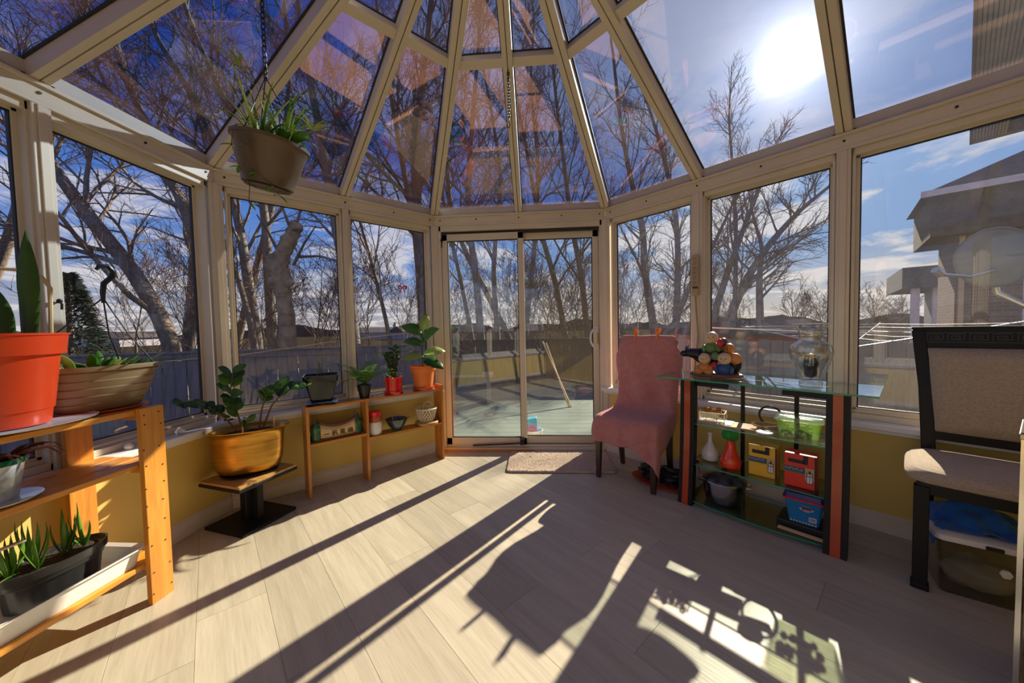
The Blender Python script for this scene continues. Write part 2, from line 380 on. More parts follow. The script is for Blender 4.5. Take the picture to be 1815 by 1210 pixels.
def tag(o, label=None, cat=None, group=None, kind=None):
    if label: o['label'] = label
    if cat: o['category'] = cat
    if group: o['group'] = group
    if kind: o['kind'] = kind
    return o
def thing(name, label, cat, loc=(0, 0, 0), rz=0.0, group=None):
    o = bpy.data.objects.new(name, None); COL.objects.link(o); o.empty_display_size = .05
    o.location = loc; o.rotation_euler = (0, 0, rz)
    return tag(o, label, cat, group)
def struct(name, loc=(0, 0, 0), rz=0.0, label=None):
    o = bpy.data.objects.new(name, None); COL.objects.link(o); o.empty_display_size = .05
    o.location = loc; o.rotation_euler = (0, 0, rz); o['kind'] = 'structure'
    if label: o['label'] = label
    return o
def sbox(name, mat, args, parent=None, loc=None, rz=0.0, bevel=0.0, label=None):
    m = MB()
    for a in (args if isinstance(args[0], (tuple, list)) else [args]): m.box(*a)
    o = m.obj(name, mat, parent, loc, rz, smooth=False, bevel=bevel)
    if not parent: o['kind'] = 'structure'
    if label: o['label'] = label
    return o
def board(name, mat, c, d, parent, rz=0.0, rot=None, bevel=.002):
    """one straight board centred on its own origin, so that its grain follows it"""
    m = MB(); m.cbox((0, 0, 0), d)
    o = m.obj(name, mat, parent, c, rz, smooth=False, bevel=bevel)
    if rot: o.rotation_euler = rot
    return o
def copy_tree(o, parent=None):
    c = o.copy(); COL.objects.link(c)
    if parent: c.parent = parent
    for ch in list(o.children): copy_tree(ch, c)
    return c
def rnd(a, b): return random.uniform(a, b)
# ------------------------------------------------------------------ room shell: an eight-sided glazed bay
AP, HM = 1.8397, .762            # apothem, half a facet
ZS, ZW, ZE, ZA = .584, 2.06, 2.153, 3.0
C0 = Vector((-AP, -HM, 0)); C1 = Vector((-AP, HM, 0)); C2 = Vector((-HM, AP, 0)); C3 = Vector((HM, AP, 0))
AX = Vector((1/R2, -1/R2, 0))
RE_ = C3 + AX*(4*HM); LE_ = C0 + AX*(4*HM)
FAC = {'left': (C0, PI/2, 2), 'front': (C1, PI/4, 2), 'door': (C2, 0.0, 2), 'right': (C3, -PI/4, 4), 'rear': (LE_, 3*PI/4, 4)}

# floor planks, clipped to the plan
def clip(poly, a, b):
    out = []; n = len(poly)
    def side(p): return (b[0]-a[0])*(p[1]-a[1])-(b[1]-a[1])*(p[0]-a[0])
    for i in range(n):
        p, q = poly[i], poly[(i+1) % n]; sp, sq = side(p), side(q)
        if sp <= 0: out.append(p)
        if (sp < 0 < sq) or (sq < 0 < sp):
            t = sp/(sp-sq); out.append((p[0]+(q[0]-p[0])*t, p[1]+(q[1]-p[1])*t))
    return out
PLAN = [(p.x, p.y) for p in (C0, C1, C2, C3, RE_, LE_)]   # clockwise
floor = struct('floor')
m = MB(); m.prism(list(reversed(PLAN)), -.14, -.013); m.obj('subfloor', 'floor_base', floor, smooth=False)
PW, PL = .228, 1.22
rr = random.Random(3)
for i in range(-11, 12):
    off = rr.uniform(0, PL)
    for k in range(-4, 5):
        a0 = k*PL + off - PL/2; b0 = i*PW
        cc = AX*(a0+PL/2) + Vector((1/R2, 1/R2, 0))*(b0+PW/2)
        loc = [(-PL/2+.0004, -PW/2+.0004), (PL/2-.0004, -PW/2+.0004), (PL/2-.0004, PW/2-.0004), (-PL/2+.0004, PW/2-.0004)]
        ca, sa = math.cos(-PI/4), math.sin(-PI/4)
        poly = [(cc.x+x*ca-y*sa, cc.y+x*sa+y*ca) for x, y in loc]
        for j in range(6):
            poly = clip(poly, PLAN[j], PLAN[(j+1) % 6])
            if len(poly) < 3: break
        if len(poly) < 3: continue
        lp = [((x-cc.x)*ca+(y-cc.y)*sa, -(x-cc.x)*sa+(y-cc.y)*ca) for x, y in poly]
        m = MB(); m.prism(lp, -.012, 0.0); m.obj('plank', 'floor_plank', floor, (cc.x, cc.y, 0), -PI/4, smooth=False, bevel=.0007)

def facet_base(nm, key, doorway=False):
    P, ang, n = FAC[key]; L = n*HM
    if not doorway:
        sbox('wall_'+nm, 'wall_yellow', (0, L, 0, .12, 0, .545), None, P, ang)
        sbox('baseboard_'+nm, 'baseboard_white', [(.006, L-.006, -.014, 0, 0, .082), (.006, L-.006, -.010, 0, .082, .092), (.006, L-.006, -.006, 0, .092, .10)], None, P, ang, bevel=.002)
        o = sbox('trim_sill_'+nm, 'sill_white', [(-.02, L+.02, -.065, .13, .552, ZS), (-.01, L+.01, -.045, .0, .532, .552)], None, P, ang, bevel=.005)
    # eave beam: flat face, two raised lips and the sloping gutter above
    o = sbox('trim_eave_'+nm, 'frame_cream', [(-.0, L, .0, .13, ZW, ZE), (-.004, L+.004, -.012, 0, ZE-.016, ZE), (0, L, -.004, 0, ZW, ZW+.018)], None, P, ang, bevel=.003)
    sbox('gutter_face', 'gutter_grey', [(.01, L-.01, .012, .13, ZE, ZE+.066)], o)
    mm = MB()
    for k in range(n*2+1):
        sx = min(max(k*HM/2, .05), L-.05)
        mm.tube([(sx, -.005, ZW+.05), (sx, .0, ZW+.05)], .006, 8)
    mm.obj('screw', 'black_metal', o, smooth=False)
for nm, key in (('left', 'left'), ('front', 'front'), ('right', 'right'), ('rear', 'rear')): facet_base(nm, key)
facet_base('door', 'door', True)

# corner posts
def vpost(name, p, ang, wx, wy, z0, z1):
    o = sbox(name, 'frame_cream', [(-wx/2, wx/2, -.012, wy, z0, z1), (-wx/2-.006, wx/2+.006, wy, wy+.02, z0, z1)], None, p, ang, bevel=.004)
    sbox('cover_strip', 'frame_cream', [(-wx*.2, wx*.2, -.018, -.011, z0, z1)], o, bevel=.002)
    return o
for i, (p, ang, z0) in enumerate(((C1, 3*PI/8, ZS), (C2, PI/8, ZS), (C3, -PI/8, ZS), (C0, 5*PI/8, ZS))):
    vpost('trim_%d' % (i+1), p, ang, .075, .075, ZS if i in (0, 3) else 0.0, ZW)

# windows: one opening per module
wn = 0
def window(key, k, mat, lead, thick_left=False):
    global wn; wn += 1
    P, ang, n = FAC[key]; a, b = k*HM+(.033 if key == 'right' else .026), (k+1)*HM-(.033 if key == 'right' else .026)
    if k == 0: a += .020
    if k == n-1: b -= .020
    wroot = struct('window_%d' % wn, P, ang, lead)
    y0, y1 = .012, .10
    fr = .014
    sbox('frame', 'frame_cream', [(a, a+fr, y0, y1, ZS, ZW), (b-fr, b, y0, y1, ZS, ZW), (a, b, y0, y1, ZW-.035, ZW), (a, b, y0, y1, ZS, ZS+.030), (a, b, .035, y1, ZS+.030, ZS+.046)], wroot, bevel=.003)
    yy = .045 if k % 2 == 0 else .072
    sw = .020
    sa, sb, s0, s1 = a+fr-.004, b-fr+.004, ZS+.040, ZW-.028
    sbox('sash', 'frame_cream', [(sa, sa+sw, yy, yy+.022, s0, s1), (sb-sw, sb, yy, yy+.022, s0, s1), (sa, sb, yy, yy+.022, s1-sw, s1), (sa, sb, yy, yy+.022, s0, s0+sw)], wroot, bevel=.002)
    g0, g1, h0, h1 = sa+sw, sb-sw, s0+sw, s1-sw
    e = .005
    sbox('gasket', 'frame_gasket', [(g0-.001, g0+e, yy+.004, yy+.018, h0, h1), (g1-e, g1+.001, yy+.004, yy+.018, h0, h1), (g0, g1, yy+.004, yy+.018, h1-e, h1+.001), (g0, g1, yy+.004, yy+.018, h0-.001, h0+e)], wroot)
    mm = MB(); mm.box(g0, g1, yy+.0085, yy+.0135, h0, h1); mm.obj('pane', mat, wroot, smooth=False)
    return wroot
for k in range(2): window('left', k, 'window_glass', None)
for k in range(2): window('front', k, 'window_glass', None)
for k in range(4): window('right', k, 'window_glass' if k < 1 else ('window_glass_hazy' if k < 2 else 'window_glass_dusty'), None)
for k in range(4): window('rear', k, 'window_glass', None)
# mullions between modules
tn = 10
for key in ('left', 'front', 'right', 'rear'):
    P, ang, n = FAC[key]
    for k in range(1, n):
        tn += 1; w2 = .036 if (key == 'right' and k == 1) else (.030 if key in ('right', 'left') else .024)
        sbox('trim_%d' % tn, 'frame_cream', [(k*HM-w2, k*HM+w2, -.004, .11, ZS, ZW), (k*HM-w2*.5, k*HM+w2*.5, -.010, -.004, ZS, ZW)], None, P, ang, bevel=.003)

# sliding patio door
P, ang, n = FAC['door']
dr = struct('door_1', P, ang)
sbox('frame', 'frame_cream', [(.03, .052, .0, .11, 0, ZW), (2*HM-.052, 2*HM-.03, .0, .11, 0, ZW), (.03, 2*HM-.03, .0, .11, 2.012, ZW)], dr, bevel=.003)
sbox('threshold', 'frame_cream', [(.03, 2*HM-.03, -.02, .12, 0, .03), (.03, 2*HM-.03, .02, .035, .03, .05), (.03, 2*HM-.03, .075, .09, .03, .05)], dr, bevel=.003)
sbox('threshold_strip', 'honey_x', (.04, .85, -.035, -.02, 0, .018), dr)
sbox('head_gap', 'frame_gasket', (.052, 2*HM-.052, .03, .10, 1.985, 2.012), dr)
def dpanel(s0, s1, yy, handle):
    z0, z1 = .052, 1.988
    st = .052
    p = sbox('door_panel', 'frame_cream', [(s0, s0+st, yy, yy+.036, z0, z1), (s1-st, s1, yy, yy+.036, z0, z1), (s0, s1, yy, yy+.036, z0, z0+.065), (s0, s1, yy, yy+.036, z1-.06, z1)], dr, bevel=.003)
    g0, g1, h0, h1 = s0+st, s1-st, z0+.065, z1-.06; e = .006
    sbox('gasket', 'frame_gasket', [(g0, g0+e, yy+.008, yy+.028, h0, h1), (g1-e, g1, yy+.008, yy+.028, h0, h1), (g0, g1, yy+.008, yy+.028, h1-e, h1), (g0, g1, yy+.008, yy+.028, h0, h0+e)], p)
    mm = MB(); mm.box(g0, g1, yy+.015, yy+.021, h0, h1); mm.obj('pane', 'door_glass', p, smooth=False)
    if handle:
        hs = s1-.028
        mm = MB(); mm.tube([(hs-.004, yy-.002, 1.105), (hs-.03, yy-.03, 1.095), (hs-.05, yy-.035, 1.06), (hs-.055, yy-.037, 1.02), (hs-.05, yy-.035, .98), (hs-.03, yy-.03, .945), (hs-.004, yy-.002, .935)], .009, 8)
        mm.box(hs-.018, hs+.02, yy-.008, yy, .92, 1.12); mm.obj('handle', 'white_plastic', p)
        sbox('latch', 'yellow_latch', (hs+.004, hs+.018, yy-.016, yy-.008, .965, 1.065), p, bevel=.002)
dpanel(.054, .80, .012, False)
dpanel(.745, 2*HM-.054, .058, True)
mm = MB(); mm.tube([(.30, -.012, .052), (.74, -.018, .075)], .007, 8); mm.ball((.755, -.018, .08), .018); mm.box(.735, .775, -.012, .012, .055, .12)
mm.obj('security_bar', 'black_metal', dr)
mm = MB(); mm.tube([(.052, .004, 1.93), (.052, -.012, 1.93), (.07, -.012, 1.915)], .006, 6); mm.box(.052, .06, .0, .012, 1.87, 1.95); mm.obj('hinge', 'black_metal', dr)

# house wall behind the camera
sbox('wall_house', 'wall_yellow', (0, 2*AP, 0, .15, 0, 3.6), None, RE_, -3*PI/4)

# glazed roof
ceil_ = struct('ceiling')
APX = Vector((0, 0, ZA)); RIDGE_END = AX*(3*HM) + Vector((0, 0, ZA))
FR = (2.648-ZE)/(ZA-ZE)
def up(p): return Vector((p[0], p[1], ZE))
nL = lambda ang: Vector((-math.sin(ang), math.cos(ang), 0))       # outward
rafters = {}
SL = (ZA-ZE)/AP
def rafter(e, t, wid=.066, dep=.072):
    e = Vector(e); t = Vector(t); d = (t-e).normalized(); sx = d.cross(Vector((0, 0, 1))).normalized(); un = sx.cross(d).normalized()
    if un.z < 0: un = -un
    ee = e - d*.02
    mm = MB()
    for s_ in (-1, 1): mm.bar(ee+sx*s_*(wid/4+.0012)+un*dep*.18, t+sx*s_*(wid/4+.0012)+un*dep*.18, wid/2-.0024, dep*.36, un)
    mm.bar(ee+un*dep*.62, t+un*dep*.62, wid, dep*.6, un)
    o = mm.obj('rafter', 'frame_cream', ceil_, smooth=False, bevel=.002)
    mm = MB(); mm.bar(ee+un*(dep*.965), t+un*(dep*.965), wid+.018, dep*.09, un); mm.obj('gasket', 'frame_gasket', o, smooth=False)
    mm = MB()
    for s_ in (-1, 1): mm.tube([e+sx*s_*.042+Vector((0, 0, -.002)), e+sx*s_*.042+Vector((0, 0, .008))], .006, 8)
    mm.obj('screw', 'black_metal', o, smooth=False)
def purlin(a, b, out):
    n_ = (Vector((0, 0, 1))*1.0 + out*SL).normalized()
    mm = MB(); mm.bar(a+n_*.045, b+n_*.045, .052, .055, n_); o = mm.obj('purlin', 'frame_cream', ceil_, smooth=False, bevel=.002)
    mm = MB(); mm.bar(a+n_*.070, b+n_*.070, .066, .006, n_); mm.obj('gasket', 'frame_gasket', o, smooth=False)
def rpane(pts, out, mat):
    n_ = (Vector((0, 0, 1)) + out*SL).normalized()
    mm = MB(); mm.slab([p + n_*.0745 for p in pts], n_*.007); mm.obj('roof_pane', mat, ceil_, smooth=False)
lerp = lambda a, b, t: a+(b-a)*t
for key in ('left', 'front', 'door'):
    P, ang, n = FAC[key]; d = Vector((math.cos(ang), math.sin(ang), 0)); o_ = nL(ang)
    es = [up(P + d*HM*k) for k in range(3)]
    for k in range(2):
        a, b = es[k], es[k+1]; pa, pb = lerp(a, APX, FR), lerp(b, APX, FR)
        rpane([a, b, pb, pa], o_, 'roof_glass'); rpane([pa, pb, APX], o_, 'roof_glass'); purlin(pa, pb, o_)
    for k in range(2): rafter(es[k], APX, .070 if k == 0 else .060)
rafter(up(C3), APX, .070)
for key in ('right', 'rear'):
    P, ang, n = FAC[key]; d = Vector((math.cos(ang), math.sin(ang), 0)); o_ = nL(ang)
    P0 = P if key == 'right' else C0; dd = AX
    es = [up(P0 + dd*HM*k) for k in range(5)]
    ts = [APX, APX] + [AX*(HM*k)+Vector((0, 0, ZA)) for k in range(1, 4)]
    for k in range(4):
        a, b, ta, tb = es[k], es[k+1], ts[k], ts[k+1]; pa, pb = lerp(a, ta, FR), lerp(b, tb, FR)
        mt = 'roof_glass' if (key == 'rear' or k == 0) else 'roof_glass_dusty'
        q1 = [a, b, pb, pa]; q2 = [pa, pb, tb, ta] if k else [pa, pb, ta]
        if key == 'rear': q1.reverse(); q2.reverse()
        rpane(q1, o_, mt); rpane(q2, o_, mt); purlin(pa, pb, o_)
    for k in range(1, 5): rafter(es[k], ts[k], .066)
rafter(up(C0), APX, .070)
mm = MB(); mm.bar(APX+Vector((0, 0, .03)), RIDGE_END+Vector((0, 0, .03)), .12, .10); mm.obj('ridge', 'frame_cream', ceil_, smooth=False, bevel=.004)
mm = MB(); mm.lathe([(.10, 0), (.12, .02), (.12, .07), (.05, .10)], 16, (0, 0, ZA-.03), cap1=True); mm.obj('apex_cap', 'frame_cream', ceil_)
# ------------------------------------------------------------------ furniture
def onp(u, v, nx, ny, k):
    dd = at(u, v, 1.0)-Vector((CAMX, CAMY, CAMH)); o = Vector((CAMX, CAMY, CAMH)); t = (k-(nx*o.x+ny*o.y))/(nx*dd.x+ny*dd.y); return o+dd*t
def RW(s, t, z=0.0): return Vector(((s+t)/R2, (t-s)/R2, z))          # right wall frame: s along the wall, t outwards
def FWL(q, d, z=0.0): return Vector(((q-d)/R2, (q+d)/R2, z))          # front wall frame
H45 = PI/4

def bend_leaf(base, dir_, up_, L, Wd, droop=.5, fold=.15, n=6, tip=1.0, shape=None):
    """one leaf blade: a strip of quads along a drooping midrib"""
    d = Vector(dir_).normalized(); u = Vector(up_); s = d.cross(u).normalized(); u = s.cross(d).normalized()
    rows = []; p = Vector(base)
    for i in range(n+1):
        t = i/n
        w_ = (shape(t) if shape else math.sin(PI*min(1, max(0, t))**.8)**.8)*Wd/2
        a = droop*t*t
        rows.append([p - s*w_ + u*fold*w_, p, p + s*w_ + u*fold*w_])
        dd = (d*math.cos(a) - u*math.sin(a)); p = p + dd*(L/n)
    m_ = MB(); m_.grid(rows); return m_
def leafobj(name, mat, parent, *a, **k): return bend_leaf(*a, **k).obj(name, mat, parent, ang=80, thick=.0012)

# ---- pine shelf unit on the left
ps = thing('plant_shelf', 'tall orange pine slatted shelf unit at the left window, loaded with potted plants', 'shelf', (-1.64, -.30, 0))
X0, X1, Y0, Y1 = -.145, .135, -.36, .385      # local
for yy in (Y1-.088, Y0):
    for (xa, xb) in ((X1, X1+.022), (X0-.022, X0)):
        dy = 0 if xa > 0 else -.03
        board('upright', 'pine_z', ((xa+xb)/2, yy+.044+dy, .4135), (.022, .088, .827), ps)
for zt in (.822, .597, .178):
    for k in range(3):
        xc = X0+.045+k*.095
        board('slat', 'pine_y', (xc, (Y0+Y1)/2-.002, zt-.010), (.086, Y1-Y0-.004, .020), ps)
    for yy in (Y0+.12, Y1-.045):
        board('crossbar', 'pine_x', (-.005, yy, zt-.034), (.276, .035, .026), ps)
me_nail = MB().tube([(0, 0, 0), (.0028, 0, 0)], .0035, 6).mesh('nail', 'dark_wood', False)
for yy in (.31, .37):
    for zz_ in (.05, .14, .25, .33, .42, .50, .58, .66, .75, .80):
        o = bpy.data.objects.new('nail', me_nail); COL.objects.link(o); o.parent = ps; o.location = (X1+.0205, yy+rnd(-.012, .006), zz_+rnd(-.01, .01))

# ---- terracotta-red pot with snake plant
pot = thing('potted_snake_plant', 'large bright orange-red plastic pot with tall snake plant blades', 'potted plant', (-1.635, -.285, .834))
prof = [(.098, 0), (.103, .003), (.108, .05), (.112, .052), (.132, .235), (.145, .237), (.152, .30), (.156, .302), (.156, .308), (.148, .308), (.144, .285), (.10, .28)]
MB().lathe(prof, 40).obj('pot', 'orange_red_plastic', pot)
MB().lathe([(.0, .272), (.141, .274)], 30, cap0=False).obj('soil', 'soil', pot)
def blade(t): return (.45+.75*min(1, t*2.2))*(1-max(0, (t-.55)/.45)**1.7) if t < 1 else .02
for (bx, by, dx, dy, L, wd) in ((.045, .06, .0, .0, .40, .040), (.0, .04, -.12, -.10, .22, .040), (-.06, .0, -.25, -.2, .3, .045), (.05, -.05, .2, -.35, .28, .045)):
    leafobj('leaf', 'leaf_snake', pot, (bx, by, .26), (dx, dy, 1), (.75, -.6, 0), L, wd, droop=.05, fold=.35, n=10, shape=blade)
MB().tube([(.02, .12, .27), (.025, .125, .47), (.01, .115, .51), (-.03, .08, .53), (-.10, .02, .535), (-.16, -.04, .53)], .006, 8).obj('bamboo_hoop', 'bamboo_pale', pot)
mm = MB(); mm.lathe([(.10, 0), (.15, .006), (.172, .012), (.174, .014), (.15, .009), (.0, .008)], 36, sx=1.0, sy=1.15)
tag(mm.obj('saucer', 'white_ceramic', None, (-1.63, -.265, .823)), 'white oval plate under the large orange-red snake plant pot', 'plate')

# ---- tan oval basket pot with hanger
tp = thing('oval_hanging_basket', 'tan oval plastic basket pot with black hanger hook, standing on the pine shelf', 'potted plant', (-1.655, -.008, .835), math.radians(78))
prof = [(.60, 0), (.63, .004), (.71, .029), (.69, .032), (.775, .059), (.755, .062), (.835, .089), (.815, .092), (.885, .119), (.865, .122), (.93, .155), (1.0, .158), (1.01, .168), (1.0, .176), (.92, .172), (.88, .15)]
MB().lathe([(r*.2, z) for r, z in prof], 44, sx=1.0, sy=.62).obj('pot', 'tan_plastic', tp)
MB().lathe([(0, .15), (.19, .152)], 30, sx=1, sy=.62, cap0=False).obj('soil', 'soil', tp)
hk = Vector((.03, .0, .50))
for px_, py_ in ((-.20, .0), (.12, .10), (.16, -.05)):
    MB().tube([(px_, py_, .165), (px_*.55, py_*.55, .30), (hk.x, hk.y, .45)], .0028, 6).obj('hanger_strand', 'black_plastic', tp)
MB().tube([(.03, 0, .43), (.03, 0, .47), (.035, 0, .51), (.06, 0, .54), (.065, 0, .565), (.05, 0, .585), (.025, 0, .58), (.015, 0, .565)], [.006, .009, .010, .010, .010, .009, .008, .006], 8).obj('hook', 'black_plastic', tp)
rr = random.Random(5)
for k in range(26):
    a = rr.uniform(0, 2*PI); r = rr.uniform(.2, .9)
    leafobj('leaf', 'leaf_green' if k % 3 else 'leaf_lime', tp, (math.cos(a)*r*.17, math.sin(a)*r*.1, .15), (math.cos(a)*.9, math.sin(a)*.9, rr.uniform(.7, 1.6)), (0, 0, 1), rr.uniform(.07, .12), rr.uniform(.022, .034), droop=.9)
for k in range(3): leafobj('trailing_leaf', 'leaf_dark', tp, (.12+.02*k, -.09+.05*k, .165), (1, -.15+.15*k, .25), (0, 0, 1), .12, .02, droop=.7)
mm = MB(); mm.lathe([(.12, 0), (.145, .004), (.150, .012), (.146, .012), (.10, .006), (0, .006)], 36, sx=1, sy=.7)
tag(mm.obj('saucer', 'terracotta_dark', None, (-1.655, -.008, .823), math.radians(78)), 'terracotta saucer under the tan oval basket pot', 'saucer')

# ---- patterned pot on the middle shelf
pp = thing('patterned_pot', 'small blue-white patterned flower pot with drooping reddish plant, middle pine shelf', 'potted plant', (-1.60, -.335, .606))
MB().lathe([(.048, 0), (.05, .003), (.066, .115), (.071, .118), (.071, .132), (.064, .132), (.06, .11)], 28).obj('pot', 'pattern_pot', pp)
MB().lathe([(.0667, .118), (.0722, .1185), (.0725, .136), (.068, .137)], 28, cap0=False).obj('rim_band', 'jade_green', pp)
MB().lathe([(0, .11), (.063, .112)], 20, cap0=False).obj('soil', 'soil', pp)
for k in range(16):
    a = -.9+k*.19; leafobj('leaf', 'leaf_red', pp, (.02*math.cos(a), .02*math.sin(a)+.01, .115), (math.cos(a)*.8, math.sin(a)*.8+.25, .7), (0, 0, 1), rr.uniform(.10, .17), .018, droop=2.2)
mm = MB(); mm.lathe([(.05, 0), (.09, .006), (.10, .013), (.09, .010), (0, .007)], 30)
tag(mm.obj('saucer', 'white_ceramic', None, (-1.60, -.335, .598)), 'white saucer under the patterned pot on the middle pine shelf', 'saucer')

# ---- black trough in a white tray on the bottom shelf
tr = MB(); tr.lathe([(.90, 0), (.92, .003), (1.0, .058), (1.03, .060), (1.03, .064), (.98, .062), (.90, .006), (0, .006)], 4)
def rrect(hx, hy, r, n=5):
    P_ = []
    for cx_, cy_, a0 in ((hx-r, hy-r, 0), (-hx+r, hy-r, PI/2), (-hx+r, -hy+r, PI), (hx-r, -hy+r, 3*PI/2)):
        for i in range(n+1): a = a0+PI/2*i/n; P_.append((cx_+r*math.cos(a), cy_+r*math.sin(a)))
    return P_
def rr_lathe(m_, levels, cap0=True, cap1=False, c=(0, 0, 0)):
    """stack of rounded rectangles: levels = (hx, hy, r, z)"""
    b = len(m_.v); n = None
    for hx, hy, r, z in levels:
        q = rrect(hx, hy, r); n = len(q); m_.v.extend([(x+c[0], y+c[1], z+c[2]) for x, y in q])
    for i in range(len(levels)-1):
        for k in range(n):
            l = (k+1) % n; m_.f.append((b+i*n+k, b+i*n+l, b+(i+1)*n+l, b+(i+1)*n+k))
    if cap0: m_.f.append(tuple(b+k for k in reversed(range(n))))
    if cap1: m_.f.append(tuple(b+(len(levels)-1)*n+k for k in range(n)))
    return m_
tr = rr_lathe(MB(), [(.110, .215, .02, 0), (.122, .227, .022, .066), (.134, .240, .025, .070), (.134, .240, .025, .075), (.118, .223, .02, .069), (.106, .211, .02, .006), (.01, .01, .005, .006)], cap1=True)
tag(tr.obj('tray', 'white_plastic', None, (-1.635, -.225, .179)), 'white rectangular plastic tray on the bottom pine shelf, holding the black planter', 'tray')
bp_ = thing('black_planter', 'black oval plastic planter with upright green bulb shoots, in the white tray', 'potted plant', (-1.655, -.175, .187), math.radians(84)); bp_.scale = (.92, .92, .92)
def ribs(a, r, z): return 1.0 + (.012 if (int(a/(2*PI)*20*2) % 2 and z < .10) else 0)
MB().lathe([(.120, 0), (.126, .004), (.136, .095), (.146, .10), (.148, .118), (.156, .12), (.158, .150), (.150, .152), (.142, .14), (.13, .135)], 80, sx=1.0, sy=.62, fn=ribs).obj('pot', 'black_plastic', bp_)
MB().lathe([(0, .132), (.142, .134)], 30, sx=1, sy=.62, cap0=False).obj('soil', 'soil', bp_)
for cx_, cy_ in ((-.09, .01), (-.055, -.03), (-.04, .02), (.03, .0), (.055, .02), (.085, -.01), (-.115, -.01)):
    for k in range(5):
        a = rr.uniform(0, 2*PI); leafobj('leaf', 'leaf_green', bp_, (cx_, cy_, .13), (math.cos(a)*.35, math.sin(a)*.35, 1), (math.cos(a), math.sin(a), .2), rr.uniform(.09, .21), .014, droop=.5, fold=.4, n=5)
mm = MB(); mm.bar((-.08, -.02, .262), (-.36, -.10, .285), .020, .006); mm.obj('plant_marker', 'gutter_grey', bp_, smooth=False)
for k in range(6):
    a = rr.uniform(0, 6); leafobj('leaf', 'leaf_fern', bp_, (rr.uniform(-.1, .1), 0, .14), (math.cos(a), math.sin(a), .25), (0, 0, 1), .12, .008, droop=.9, n=5)

# ---- small plant stand with brass pot
st = thing('plant_stand', 'low pedestal stand with wooden top and black base, beside the yellow wall corner', 'plant stand', (-1.60, .65, 0), math.radians(-14))
o = board('top', 'oak_top', (0, 0, .281), (.32, .345, .014), st)
sbox('top_edge', 'black_wood', [(-.164, .164, -.177, .177, .256, .274)], st, bevel=.003)
sbox('post', 'black_wood', [(-.075, .075, -.018, .018, .018, .256), (-.02, .02, -.05, .05, .018, .256)], st, bevel=.003)
sbox('base', 'black_wood', [(-.155, .155, -.165, .165, 0, .018)], st, bevel=.004)
tag(MB().lathe([(.10, 0), (.135, .004), (.145, .014), (.141, .014), (.13, .007), (0, .006)], 36, sx=1.0, sy=.72).obj('saucer', 'black_plastic', None, (-1.60, .65, .288), math.radians(32)), 'black oval saucer under the brass pot on the pedestal stand', 'saucer')
br = thing('brass_pot_plant', 'oval brass planter with glossy round-leaved green plant, on the pedestal stand', 'potted plant', (-1.60, .65, .297), math.radians(32))
MB().lathe([(.62*.2, 0), (.70*.2, .008), (.78*.2, .03), (.84*.2, .07), (.87*.2, .13), (.89*.2, .19), (.91*.2, .235), (1.0*.2, .258), (1.04*.2, .262), (1.04*.2, .268), (.96*.2, .262), (.85*.2, .235)], 52, sx=1.0, sy=.66).obj('pot', 'brass', br)
MB().lathe([(0, .225), (.172, .228)], 30, sx=1, sy=.66, cap0=False).obj('soil', 'soil', br)
def ovate(t): return math.sin(PI*t)**.6
def stem_with_leaves(root, pts, nl, L, Wd, mat='leaf_green', r=.006, seed=1, start=.35):
    MB().tube(pts, [r*(1-.6*i/(len(pts)-1)) for i in range(len(pts))], 7).obj('stem', 'stem_brown', root)
    q = random.Random(seed); P_ = [Vector(p) for p in pts]
    for k in range(nl):
        t = start+(1-start)*k/(nl-1) if nl > 1 else 1; f = t*(len(P_)-1); i = min(int(f), len(P_)-2); p = P_[i].lerp(P_[i+1], f-i); d = (P_[i+1]-P_[i]).normalized()
        s = d.cross(Vector((0, 0, 1))); s = s.normalized() if s.length > .05 else Vector((1, 0, 0))
        sd = s*(1 if k % 2 else -1)+d*.6+Vector((q.uniform(-.3, .3), q.uniform(-.3, .3), q.uniform(.0, .5)))
        leafobj('leaf', mat if q.random() > .25 else 'leaf_dark', root, p, sd, (q.uniform(-.1, .5), q.uniform(-1.0, -.4), .75), L*q.uniform(.8, 1.15), Wd*q.uniform(.85, 1.1), droop=.4, fold=.12, shape=ovate)
stem_with_leaves(br, [(-.02, .0, .22), (-.05, .01, .36), (-.08, .02, .48), (-.06, .0, .60)], 13, .085, .066, seed=1, start=.3)
stem_with_leaves(br, [(-.03, -.01, .22), (-.10, -.02, .34), (-.17, -.04, .42), (-.26, -.06, .44)], 9, .095, .07, 'leaf_dark', seed=2)
stem_with_leaves(br, [(.05, .0, .22), (.07, .0, .36), (.10, -.01, .46), (.17, -.02, .50)], 9, .095, .066, seed=3, start=.5)
stem_with_leaves(br, [(.06, .01, .22), (.12, .02, .38), (.20, .02, .47), (.29, .02, .48)], 8, .10, .066, seed=4, start=.5)
stem_with_leaves(br, [(.0, -.03, .22), (-.01, -.05, .28), (.02, -.07, .33)], 4, .06, .04, seed=5)
for x_, y_ in ((-.02, -.05), (.13, -.02)): MB().tube([(x_, y_, .22), (x_+.005, y_, .32)], .005, 6).obj('stake', 'bamboo_pale', br)

# ---- low bookcase under the front window
bs = thing('low_bookcase', 'low honey-coloured two-bay wooden shelf against the yellow wall by the door', 'bookcase', FWL(.165, 1.635), H45)
DP = .130
for xx, h in ((-.515, .622), (-.125, .622), (.505, .650)): board('upright', 'honey_z', (xx, DP/2, h/2), (.020, DP, h), bs)
board('top_board', 'honey_x', (-.320, DP/2, .612), (.370, DP, .018), bs); board('top_board', 'honey_x', (.190, DP/2, .612), (.610, DP, .018), bs)
board('shelf_board', 'honey_x', (-.320, DP/2, .357), (.370, DP, .018), bs); board('shelf_board', 'honey_x', (.190, DP/2, .318), (.610, DP, .018), bs)
ZT, ZL, ZR = .622, .367, .328

